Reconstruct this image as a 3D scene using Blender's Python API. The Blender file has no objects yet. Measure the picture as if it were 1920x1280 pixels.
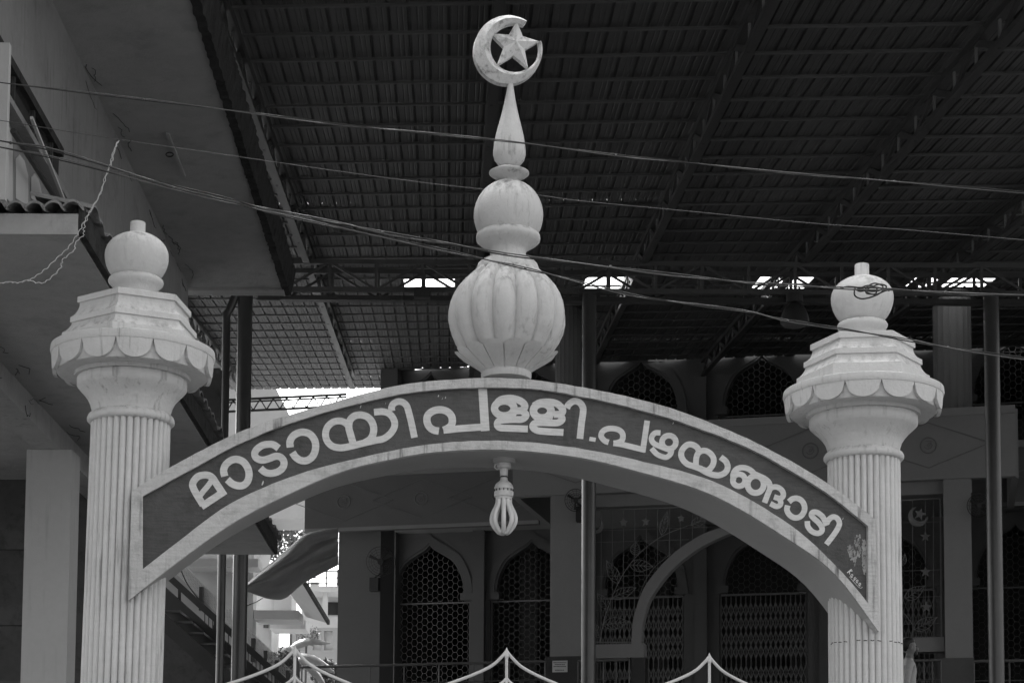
import bpy, bmesh, math, random
from mathutils import Vector, Matrix
random.seed(7)
S = bpy.context.scene
COL = S.collection
R = math.radians

# ------------------------------------------------------------------ camera
F, CX, CY = 3500.0, 960.0, 1337.0          # focal length and principal point in photo pixels (shifted lens)
PITCH, ROLL = math.atan(0.0814), 0.0061
EYE = Vector((0, 0, 1.6))
_fw = Vector((0, math.cos(PITCH), math.sin(PITCH)))
_up0 = Vector((0, -math.sin(PITCH), math.cos(PITCH)))
_rt = Vector((1, 0, 0)) * math.cos(ROLL) + _up0 * math.sin(ROLL)
_up = _up0 * math.cos(ROLL) - Vector((1, 0, 0)) * math.sin(ROLL)
cam = bpy.data.cameras.new('camera')
camo = bpy.data.objects.new('camera', cam)
COL.objects.link(camo)
m = Matrix.Identity(4)
for i in range(3):
    m[i][0], m[i][1], m[i][2], m[i][3] = _rt[i], _up[i], -_fw[i], EYE[i]
camo.matrix_world = m
cam.sensor_width = 36
cam.lens = 36 * F / 1920
cam.shift_y = (CY - 640) / 1920
cam.clip_start, cam.clip_end = 0.1, 2000
S.camera = camo

# ------------------------------------------------------------------ sky, sun, exposure
SUN_EL, SUN_AZ = R(52), R(-25)             # azimuth clockwise from +Y: ahead, behind the shed roof
w = bpy.data.worlds.new('World')
S.world = w
w.use_nodes = True
nt = w.node_tree
bg = nt.nodes['Background']
sky = nt.nodes.new('ShaderNodeTexSky')
sky.sky_type = 'NISHITA'
sky.sun_disc = False
sky.sun_elevation, sky.sun_rotation = SUN_EL, SUN_AZ
sky.dust_density, sky.air_density = 7.0, 1.0
bw = nt.nodes.new('ShaderNodeRGBToBW')     # the photograph is black and white
nt.links.new(sky.outputs[0], bw.inputs[0])
nt.links.new(bw.outputs[0], bg.inputs[0])
bg.inputs[1].default_value = 0.15
sl = bpy.data.lights.new('sun', 'SUN')
sl.energy, sl.angle, sl.color = 1.5, R(10), (1, 1, 1)
so = bpy.data.objects.new('sun', sl)
COL.objects.link(so)
sd = Vector((math.sin(SUN_AZ) * math.cos(SUN_EL), math.cos(SUN_AZ) * math.cos(SUN_EL), math.sin(SUN_EL)))
so.rotation_euler = sd.to_track_quat('Z', 'Y').to_euler()
so.location = sd * 60
S.view_settings.view_transform = 'Standard'
S.view_settings.look = 'None'
S.view_settings.exposure = 2.2
S.view_settings.gamma = 1.0
S.view_settings.use_curve_mapping = False
S.render.engine = 'CYCLES'
S.cycles.max_bounces = 8
S.cycles.diffuse_bounces = 5

# ------------------------------------------------------------------ measuring helpers
def ray(x, y):
    return _rt * ((x - CX) / F) + _up * ((CY - y) / F) + _fw
def at(x, y, Y):
    d = ray(x, y)
    return EYE + d * (Y / d.y)
def at_z(x, y, z):
    d = ray(x, y)
    return EYE + d * ((z - EYE.z) / d.z)
def on_plane(x, y, P, n):
    d = ray(x, y)
    return EYE + d * ((P - EYE).dot(n) / d.dot(n))
Z = Vector((0, 0, 1))

class Frame:
    """vertical working plane: u along it, v away from the street, z up"""
    def __init__(s, O, tan):
        s.O = Vector((O[0], O[1], 0))
        s.U = Vector((1, tan, 0)).normalized()
        s.V = Vector((-tan, 1, 0)).normalized()
    def pt(s, u, v, z):
        return s.O + s.U * u + s.V * v + Z * z
    def px(s, x, y, v=0.0):
        p = on_plane(x, y, s.O + s.V * v, s.V)
        return (p - s.O).dot(s.U), p.z

def catmull(pts, n=6, closed=False):
    out = []
    N = len(pts)
    P = [Vector(p) for p in pts]
    rng = range(N) if closed else range(N - 1)
    for i in rng:
        p1, p2 = P[i], P[(i + 1) % N]
        p0 = P[i - 1] if (i > 0 or closed) else p1 * 2 - p2
        p3 = P[(i + 2) % N] if (i + 2 < N or closed) else p2 * 2 - p1
        for k in range(n):
            t = k / n
            out.append(0.5 * ((2 * p1) + (p2 - p0) * t + (2 * p0 - 5 * p1 + 4 * p2 - p3) * t * t + (3 * p1 - p0 - 3 * p2 + p3) * t ** 3))
    if not closed:
        out.append(P[-1])
    return out

# ------------------------------------------------------------------ materials (all grey: a black and white photograph)
def gmat(name, v, rough=0.8, spec=0.3, var=0.12, scale=2.5, streak=0.0, top=0.0, bump=0.0, bscale=60, metal=0.0, blotch=0.0, streak_scale=14, brush=0.0, bl_scale=5.5):
    m = bpy.data.materials.new(name)
    m.use_nodes = True
    t = m.node_tree
    N, L = t.nodes, t.links
    b = N['Principled BSDF']
    b.inputs['Roughness'].default_value = rough
    b.inputs['Specular IOR Level'].default_value = spec
    b.inputs['Metallic'].default_value = metal
    geo = N.new('ShaderNodeNewGeometry')
    def math_(op, a, c=None, clamp=False):
        n = N.new('ShaderNodeMath'); n.operation = op; n.use_clamp = clamp
        for i, q in enumerate((a, c)):
            if q is None: continue
            if isinstance(q, (int, float)): n.inputs[i].default_value = q
            else: L.new(q, n.inputs[i])
        return n.outputs[0]
    def noise(sc, detail=4, rough_=0.6, stretch=None, off=0.0):
        n = N.new('ShaderNodeTexNoise'); n.inputs['Scale'].default_value = sc
        n.inputs['Detail'].default_value = detail; n.inputs['Roughness'].default_value = rough_
        mp = N.new('ShaderNodeMapping')
        mp.inputs['Location'].default_value = (off, off * 1.7, off * .3)
        if stretch: mp.inputs['Scale'].default_value = stretch
        L.new(geo.outputs['Position'], mp.inputs[0]); L.new(mp.outputs[0], n.inputs['Vector'])
        return n.outputs[0]
    def ramp(s, lo, hi):
        n = N.new('ShaderNodeMapRange'); n.interpolation_type = 'SMOOTHSTEP'
        n.inputs[1].default_value, n.inputs[2].default_value = lo, hi
        L.new(s, n.inputs[0]); return n.outputs[0]
    f = math_('ADD', math_('MULTIPLY', math_('SUBTRACT', noise(scale), 0.5), 2.4 * var), 1.0)
    f = math_('MULTIPLY', f, math_('ADD', math_('MULTIPLY', math_('SUBTRACT', noise(scale * 14, 3), 0.5), var), 1.0))
    if streak:
        s = ramp(noise(streak_scale, 4, 0.65, (1, 1, 0.07), 3.1), 0.52, 0.74)
        s = math_('MULTIPLY', s, ramp(noise(1.7, 2, 0.5, None, 9.0), 0.35, 0.65))
        f = math_('MULTIPLY', f, math_('SUBTRACT', 1.0, math_('MULTIPLY', s, streak)))
    if brush:
        s = ramp(noise(90, 2, 0.5, (0.12, 0.12, 1), 5.0), 0.35, 0.75)
        f = math_('MULTIPLY', f, math_('SUBTRACT', 1.0, math_('MULTIPLY', s, brush)))
    if blotch:
        s = ramp(noise(bl_scale, 6, 0.72, None, 21.0), 0.50, 0.70)
        f = math_('MULTIPLY', f, math_('SUBTRACT', 1.0, math_('MULTIPLY', s, blotch)))
    if top:      # soot and algae that settle on upward faces, in runs
        sx = N.new('ShaderNodeSeparateXYZ'); L.new(geo.outputs['Normal'], sx.inputs[0])
        u = ramp(sx.outputs[2], 0.05, 0.95)
        s = ramp(noise(22, 5, 0.7, (1, 1, 0.22), 13.0), 0.42, 0.68)
        f = math_('MULTIPLY', f, math_('SUBTRACT', 1.0, math_('MULTIPLY', math_('MULTIPLY', u, s), top)))
    col = math_('MULTIPLY', f, v, True)
    L.new(col, b.inputs['Base Color'])
    if bump:
        bn = N.new('ShaderNodeBump'); bn.inputs['Strength'].default_value = bump; bn.inputs['Distance'].default_value = 0.01
        L.new(math_('ADD', noise(bscale, 5, 0.65), math_('MULTIPLY', noise(bscale / 9, 3, 0.5), 2.5)), bn.inputs['Height']); L.new(bn.outputs[0], b.inputs['Normal'])
    return m

M = {}
M['gate_white'] = gmat('gate_white', 0.62, 0.75, 0.25, 0.11, 2.0, streak=0.48, top=0.55, bump=0.35, blotch=0.07, brush=0.03, streak_scale=34, bl_scale=3)
M['finial_white'] = gmat('finial_white', 0.56, 0.7, 0.25, 0.10, 2.5, streak=0.42, top=0.75, bump=0.3, blotch=0.10, streak_scale=30, bl_scale=4)
M['crescent_white'] = gmat('crescent_white', 0.64, 0.8, 0.2, 0.18, 7.0, streak=0.6, top=0.8, bump=0.5, blotch=0.6, bl_scale=13, streak_scale=40)
M['rim_white'] = gmat('rim_white', 0.55, 0.85, 0.2, 0.22, 6.0, streak=0.8, bump=0.6, blotch=0.25, brush=0.14, top=0.5, streak_scale=26, bl_scale=7)
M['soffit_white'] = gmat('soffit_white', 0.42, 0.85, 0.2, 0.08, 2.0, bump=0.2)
M['panel_dark'] = gmat('panel_dark', 0.082, 0.6, 0.35, 0.30, 2.5, bump=0.6, bscale=45, brush=0.25, blotch=0.35, bl_scale=4, streak=0.3)
M['letter_white'] = gmat('letter_white', 0.66, 0.7, 0.25, 0.10, 8.0, bump=0.3, brush=0.16, blotch=0.10, bl_scale=22)
M['peel'] = gmat('peel', 0.34, 0.9, 0.1, 0.6, 30.0, bump=0.5, blotch=0.5)
M['soot'] = gmat('soot', 0.03, 0.9, 0.1, 0.5, 9.0)
M['wall_left'] = gmat('wall_left', 0.30, 0.85, 0.2, 0.18, 0.9, streak=0.4, bump=0.5, blotch=0.2, bl_scale=2.5)
M['soffit_left'] = gmat('soffit_left', 0.45, 0.85, 0.2, 0.22, 0.6, bump=0.5, blotch=0.18, bl_scale=2.2)
M['moss_shade_edge'] = gmat('moss_shade_edge', 0.055, 0.95, 0.1, 0.5, 9.0, bump=1.0, bscale=30, blotch=0.5)  # mossy eave edge; also serves as painted shade on the side fascia
M['canopy'] = gmat('canopy', 0.42, 0.85, 0.2, 0.18, 1.5, streak=0.35, bump=0.4, blotch=0.2, bl_scale=3)
M['pillar'] = gmat('pillar', 0.48, 0.85, 0.2, 0.10, 1.5, streak=0.2, bump=0.25)
M['tile'] = gmat('tile', 0.28, 0.85, 0.2, 0.35, 7.0, bump=0.6, blotch=0.5)
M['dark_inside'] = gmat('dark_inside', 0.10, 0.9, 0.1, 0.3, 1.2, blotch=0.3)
M['sheet'] = gmat('sheet', 0.068, 0.6, 0.4, 0.18, 0.8)
M['sheet_pale'] = gmat('sheet_pale', 0.082, 0.6, 0.4, 0.18, 0.8)
M['steel'] = gmat('steel', 0.085, 0.5, 0.4, 0.2, 3.0)
M['purlin_steel'] = gmat('purlin_steel', 0.11, 0.55, 0.3, 0.2, 3.0)
M['steel_dark'] = gmat('steel_dark', 0.048, 0.45, 0.4, 0.2, 3.0)
M['steel_pale'] = gmat('steel_pale', 0.17, 0.5, 0.4, 0.2, 3.0)
M['post'] = gmat('post', 0.07, 0.36, 0.7, 0.2, 4.0, metal=0.3)
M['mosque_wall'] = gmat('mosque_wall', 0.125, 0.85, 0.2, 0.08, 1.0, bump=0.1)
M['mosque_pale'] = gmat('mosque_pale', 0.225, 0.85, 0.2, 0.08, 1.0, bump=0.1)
M['groove'] = gmat('groove', 0.16, 0.85, 0.2, 0.1)
M['granite'] = gmat('granite', 0.035, 0.35, 0.5, 0.3, 30.0)
M['grille'] = gmat('grille', 0.17, 0.5, 0.4, 0.1, 5)
M['wire_art'] = gmat('wire_art', 0.19, 0.5, 0.4, 0.1, 5)
M['gate_iron'] = gmat('gate_iron', 0.62, 0.5, 0.4, 0.12, 9, blotch=0.15)
M['cable'] = gmat('cable', 0.03, 0.6, 0.3, 0.3, 12)
M['cable_pale'] = gmat('cable_pale', 0.10, 0.6, 0.3, 0.3, 12)
M['white_plastic'] = gmat('white_plastic', 0.55, 0.35, 0.5, 0.05, 9)
M['tube_glass'] = gmat('tube_glass', 0.62, 0.2, 0.5, 0.04, 9)
M['black'] = gmat('black', 0.02, 0.5, 0.4, 0.2, 9)
M['tarp'] = gmat("tarp", 0.30, 0.6, 0.3, 0.2, 2.5)
M['far_white'] = gmat('far_white', 0.52, 0.8, 0.2, 0.10, 0.8, streak=0.15)
M['far_grey'] = gmat('far_grey', 0.36, 0.8, 0.2, 0.12, 0.8)
M['leaf'] = gmat('leaf', 0.12, 0.5, 0.4, 0.4, 3.0)
M['banana'] = gmat('banana', 0.42, 0.4, 0.5, 0.3, 3.0)
M['bark'] = gmat('bark', 0.10, 0.9, 0.1, 0.3, 6.0)
M['ground'] = gmat('ground', 0.085, 0.95, 0.1, 0.25, 0.4, bump=0.5, bscale=20)
M['paving'] = gmat('paving', 0.16, 0.9, 0.2, 0.2, 0.6)
M['skin'] = gmat('skin', 0.16, 0.6, 0.3, 0.1, 9)
M['hair'] = gmat('hair', 0.015, 0.5, 0.3, 0.3, 30)
M['shirt'] = gmat('shirt', 0.35, 0.85, 0.2, 0.3, 18)
M['trousers'] = gmat('trousers', 0.07, 0.85, 0.2, 0.2, 9)
M['glass_dark'] = gmat('glass_dark', 0.03, 0.15, 0.5, 0.1, 2)
M['wire_bright'] = gmat('wire_bright', 0.5, 0.5, 0.4, 0.3, 20)
M['paper'] = gmat('paper', 0.55, 0.7, 0.2, 0.05, 9)

# translucent roof-light sheet
sm = bpy.data.materials.new('rooflight'); sm.use_nodes = True
_n = sm.node_tree.nodes; _l = sm.node_tree.links
_n.remove(_n['Principled BSDF'])
_t = _n.new('ShaderNodeBsdfTransparent'); _t.inputs[0].default_value = (.92, .92, .92, 1)
_d = _n.new('ShaderNodeBsdfTranslucent'); _d.inputs[0].default_value = (.8, .8, .8, 1)
_m = _n.new('ShaderNodeMixShader'); _m.inputs[0].default_value = 0.12
_l.new(_t.outputs[0], _m.inputs[1]); _l.new(_d.outputs[0], _m.inputs[2]); _l.new(_m.outputs[0], _n['Material Output'].inputs[0])
M['rooflight'] = sm

# ------------------------------------------------------------------ object helpers
ORG = {}
def origin(o):
    return ORG.get(o, Vector((0, 0, 0)))
class MB:
    def __init__(s):
        s.v, s.f = [], []
    def add(s, vs, fs):
        b = len(s.v)
        s.v += [Vector(p) for p in vs]
        s.f += [[i + b for i in f] for f in fs]
        return s
    def box8(s, p):            # 4 bottom + 4 top corners
        return s.add(p, [(3, 2, 1, 0), (4, 5, 6, 7), (0, 1, 5, 4), (1, 2, 6, 5), (2, 3, 7, 6), (3, 0, 4, 7)])
    def obox(s, c, a, b, d):   # centre and three half axes
        c, a, b, d = Vector(c), Vector(a), Vector(b), Vector(d)
        return s.box8([c - a - b - d, c + a - b - d, c + a + b - d, c - a + b - d, c - a - b + d, c + a - b + d, c + a + b + d, c - a + b + d])
    def box(s, x0, x1, y0, y1, z0, z1):
        return s.obox(((x0 + x1) / 2, (y0 + y1) / 2, (z0 + z1) / 2), ((x1 - x0) / 2, 0, 0), (0, (y1 - y0) / 2, 0), (0, 0, (z1 - z0) / 2))
    def fbox(s, fr, u0, u1, v0, v1, z0, z1):
        return s.obox(fr.pt((u0 + u1) / 2, (v0 + v1) / 2, (z0 + z1) / 2), fr.U * ((u1 - u0) / 2), fr.V * ((v1 - v0) / 2), Z * ((z1 - z0) / 2))
    def bar(s, p, q, w_, h, up=Z):      # rectangular bar from p to q
        p, q = Vector(p), Vector(q)
        d = (q - p).normalized()
        a = d.cross(up)
        if a.length < 1e-4: a = d.cross(Vector((1, 0, 0)))
        a.normalize(); b = a.cross(d).normalized()
        return s.obox((p + q) / 2, (q - p) / 2, a * (w_ / 2), b * (h / 2))
    def prism(s, poly, off):   # planar polygon extruded by a vector
        n = len(poly); off = Vector(off)
        P = [Vector(p) for p in poly]
        return s.add(P + [p + off for p in P], [list(range(n)), list(range(2 * n - 1, n - 1, -1))] + [[i, i + n, (i + 1) % n + n, (i + 1) % n] for i in range(n)])
    def band(s, A, B, off):    # strip between two curves, extruded: a curved plate with thickness
        n = len(A); off = Vector(off)
        A = [Vector(p) for p in A]; B = [Vector(p) for p in B]
        V = A + B + [p + off for p in A] + [p + off for p in B]
        f = []
        for i in range(n - 1):
            f += [(i, i + 1, n + i + 1, n + i), (2 * n + i, 3 * n + i, 3 * n + i + 1, 2 * n + i + 1), (i, 2 * n + i, 2 * n + i + 1, i + 1), (n + i, n + i + 1, 3 * n + i + 1, 3 * n + i)]
        f += [(0, n, 3 * n, 2 * n), (n - 1, 3 * n - 1, 4 * n - 1, 2 * n - 1)]
        return s.add(V, f)
    def tube(s, path, r, n=6, closed=False):
        P = [Vector(p) for p in path]
        N = len(P); rings = []
        ref = None
        for i in range(N):
            a = P[i - 1] if (i > 0 or closed) else P[i]
            b = P[(i + 1) % N] if (i < N - 1 or closed) else P[i]
            d = (b - a)
            d = d.normalized() if d.length > 1e-9 else Z
            if ref is None:
                ref = d.cross(Z if abs(d.z) < .95 else Vector((1, 0, 0)))
            ref = (ref - d * ref.dot(d))
            if ref.length < 1e-6: ref = d.cross(Vector((0.3, 1, 0.2)))
            ref.normalize()
            e = d.cross(ref)
            rr = r[i] if isinstance(r, (list, tuple)) else r
            rings.append([P[i] + (ref * math.cos(2 * math.pi * k / n) + e * math.sin(2 * math.pi * k / n)) * rr for k in range(n)])
        V = [p for g in rings for p in g]
        f = []
        for i in range(N if closed else N - 1):
            j = (i + 1) % N
            for k in range(n):
                f.append((i * n + k, i * n + (k + 1) % n, j * n + (k + 1) % n, j * n + k))
        if not closed:
            f += [list(range(n - 1, -1, -1)), [(N - 1) * n + k for k in range(n)]]
        return s.add(V, f)
    def lathe(s, prof, axis, n=48, mod=None, lean=Vector((0, 0, 0)), phase=0.0, cap=True):
        """prof: list of (radius, z); axis: Vector (x, y); mod(theta, i)->radius factor"""
        V, f = [], []
        for i, (r, z) in enumerate(prof):
            for k in range(n):
                th = 2 * math.pi * k / n + phase
                rr = r * (mod(th, i) if mod else 1)
                V.append(Vector((axis[0] + rr * math.sin(th), axis[1] - rr * math.cos(th), z)) + lean * (z - prof[0][1]))
        for i in range(len(prof) - 1):
            for k in range(n):
                f.append((i * n + k, i * n + (k + 1) % n, (i + 1) * n + (k + 1) % n, (i + 1) * n + k))
        if cap:
            f += [list(range(n - 1, -1, -1)), [(len(prof) - 1) * n + k for k in range(n)]]
        return s.add(V, f)
    def build(s, name, mat, parent=None, smooth=False, angle=None, kind=None, label=None):
        me = bpy.data.meshes.new(name)
        o_ = origin(parent) if parent else Vector((0, 0, 0))
        me.from_pydata([tuple(p - o_) for p in s.v], [], s.f)
        bm = bmesh.new(); bm.from_mesh(me)
        bmesh.ops.recalc_face_normals(bm, faces=bm.faces)
        bm.to_mesh(me); bm.free()
        me.materials.append(M[mat])
        if smooth:
            me.polygons.foreach_set('use_smooth', [True] * len(me.polygons))
            me.set_sharp_from_angle(angle=R(angle or 40))
        o = bpy.data.objects.new(name, me)
        COL.objects.link(o)
        if parent:
            o.parent = parent
            ORG[o] = o_
        if kind: o['kind'] = kind
        if label: o['label'] = label
        return o

def tag(o, label, cat, group=None):
    o['label'] = label; o['category'] = cat
    if group: o['group'] = group
    return o
def thing(name, loc, label, cat, group=None):
    o = bpy.data.objects.new(name, None)
    o.empty_display_size = 0.2
    o.location = loc
    COL.objects.link(o)
    ORG[o] = Vector(loc)
    return tag(o, label, cat, group)
def struct(name, mb, mat):
    o = mb.build(name, mat); o['kind'] = 'structure'; return o

# ================================================================== THE SETTING
struct('ground', MB().add([(-400, -400, 0), (400, -400, 0), (400, 600, 0), (-400, 600, 0)], [(0, 1, 2, 3)]), 'ground')
struct('terrace', MB().box(-40, 50, 22.6, 95, 0.004, 2.9), 'paving')

# ================================================================== THE GATE
GT = Frame((0, 10.38), 0.213)                 # front face of the arch
def gpp(x, y, d):                            # photo pixel -> point on a plane d behind the gate plane
    return on_plane(x, y, GT.O + GT.V * d, GT.V)
def gp(x, y, d=0.0):                         # photo pixel -> point on the gate plane, then pushed d behind it
    return on_plane(x, y, GT.O, GT.V) + GT.V * d

def curve_x(pts, xs):
    """smooth y(x) through traced points"""
    c = catmull([(p[0], p[1], 0) for p in pts], 12)
    out = []
    for x in xs:
        for a, b in zip(c, c[1:]):
            if a.x <= x <= b.x + 1e-6:
                t = (x - a.x) / max(b.x - a.x, 1e-6)
                out.append(a.y + (b.y - a.y) * t); break
        else:
            out.append(c[0].y if x < c[0].x else c[-1].y)
    return out
top_out = [(236, 928), (248, 919), (324, 873), (428, 819), (502, 790), (606, 759), (740, 723.5), (840, 712), (936, 708), (1040, 717), (1180, 744), (1285, 774), (1423, 832), (1546, 902), (1640, 972), (1660, 988)]
top_in = [(255, 936), (269, 929), (345, 887), (450, 831), (554, 790), (685, 753), (799, 732), (935, 726.5), (1040, 734), (1180, 763), (1285, 794), (1415, 845), (1546, 921), (1628, 986), (1645, 1000)]
bot_in = [(255, 1076), (265, 1068), (336, 1013), (430, 945), (537, 896), (640, 866), (737, 844), (818, 831), (936, 825.5), (1066, 837), (1180, 859), (1337, 902), (1481, 983), (1573, 1066), (1629, 1132), (1645, 1152)]
bot_out = [(230, 1134), (241, 1125), (336, 1051), (437, 980), (537, 928), (640, 884), (737, 860), (818, 847), (936, 842.5), (1066, 854), (1180, 879), (1337, 928), (1481, 1012), (1568, 1078), (1648, 1184), (1660, 1200)]
NX = 84
xs = [268 + (1628 - 268) * i / NX for i in range(NX + 1)]
cto, cti, cbi, cbo = (curve_x(c, xs) for c in (top_out, top_in, bot_in, bot_out))
TH = 0.47
arch = thing('gate_arch', GT.pt(0, 0.23, 0), 'curved dark signboard arch with white rims and painted lettering spanning the two fluted columns', 'arch')
def gcurve(ys, d): return [gp(x, y, d) for x, y in zip(xs, ys)]
wob = lambda c, a: [y + random.uniform(-a, a) for y in c]
MB().band(gcurve(wob(cto, .5), 0), gcurve(wob(cti, .5), 0), GT.V * TH).build('top_rim', 'rim_white', arch, True, 35)
MB().band(gcurve(wob(cbi, .5), 0), gcurve(cbo, 0), GT.V * TH).build('bottom_rim', 'rim_white', arch, True, 35)
xp = [257 + (1639 - 257) * i / NX for i in range(NX + 1)]
pa, pb_ = curve_x(top_in, xp), curve_x(bot_in, xp)
MB().band([gp(x, y - 3, .028) for x, y in zip(xp, pa)], [gp(x, y + 3, .028) for x, y in zip(xp, pb_)], GT.V * (TH - .06)).build('panel', 'panel_dark', arch)
# plain plastered underside, a thin skin just below the lower rim
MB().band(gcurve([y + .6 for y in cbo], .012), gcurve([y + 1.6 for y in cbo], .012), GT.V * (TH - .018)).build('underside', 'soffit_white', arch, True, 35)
def strip(pl, name):
    MB().prism([gp(x, y) for x, y in pl], GT.V * TH).build(name, 'rim_white', arch)
strip([(247, 920), (268 - .1, cto[0]), (268 - .1, cbo[0]), (241, 1125)], 'end_rim')
strip([(1628 + .1, cto[-1]), (1641, 973), (1648, 1184), (1628 + .1, cbo[-1])], 'end_rim')

# ---- lettering painted on the panel: centre lines of the brush strokes traced from the sign
LET_D = 0.028
_ramp = [0]
def stroke_mesh(mb, pts, w_, closed=False, scale=6.4, ox=0, oy=0, n=5):
    pts = [(ox + p[0] / scale, oy + p[1] / scale, 0) for p in pts]
    c = catmull(pts, n, closed) if len(pts) > 2 or closed else [Vector(p) for p in pts]
    hw = w_ / scale / 2
    L_, Rr = [], []
    N = len(c)
    for i in range(N):
        a = c[i - 1] if (i > 0 or closed) else c[i]
        b = c[(i + 1) % N] if (i < N - 1 or closed) else c[i]
        d = (b - a).normalized()
        nrm = Vector((-d.y, d.x, 0))
        L_.append(c[i] + nrm * hw); Rr.append(c[i] - nrm * hw)
    _ramp[0] += 1
    base = LET_D - 0.0012 - 0.00012 * (_ramp[0] % 9)
    V = []
    for i in range(N):
        dd = base - 0.0008 * i / N
        V += [gpp(L_[i].x, L_[i].y, dd), gpp(Rr[i].x, Rr[i].y, dd)]
    f = [(2 * i, 2 * i + 1, 2 * ((i + 1) % N) + 1, 2 * ((i + 1) % N)) for i in range(N if closed else N - 1)]
    mb.add(V, f)
def ell(cx, cy, rx, ry, n=14):
    return [(cx + rx * math.cos(2 * math.pi * k / n), cy + ry * math.sin(2 * math.pi * k / n)) for k in range(n)]
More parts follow.
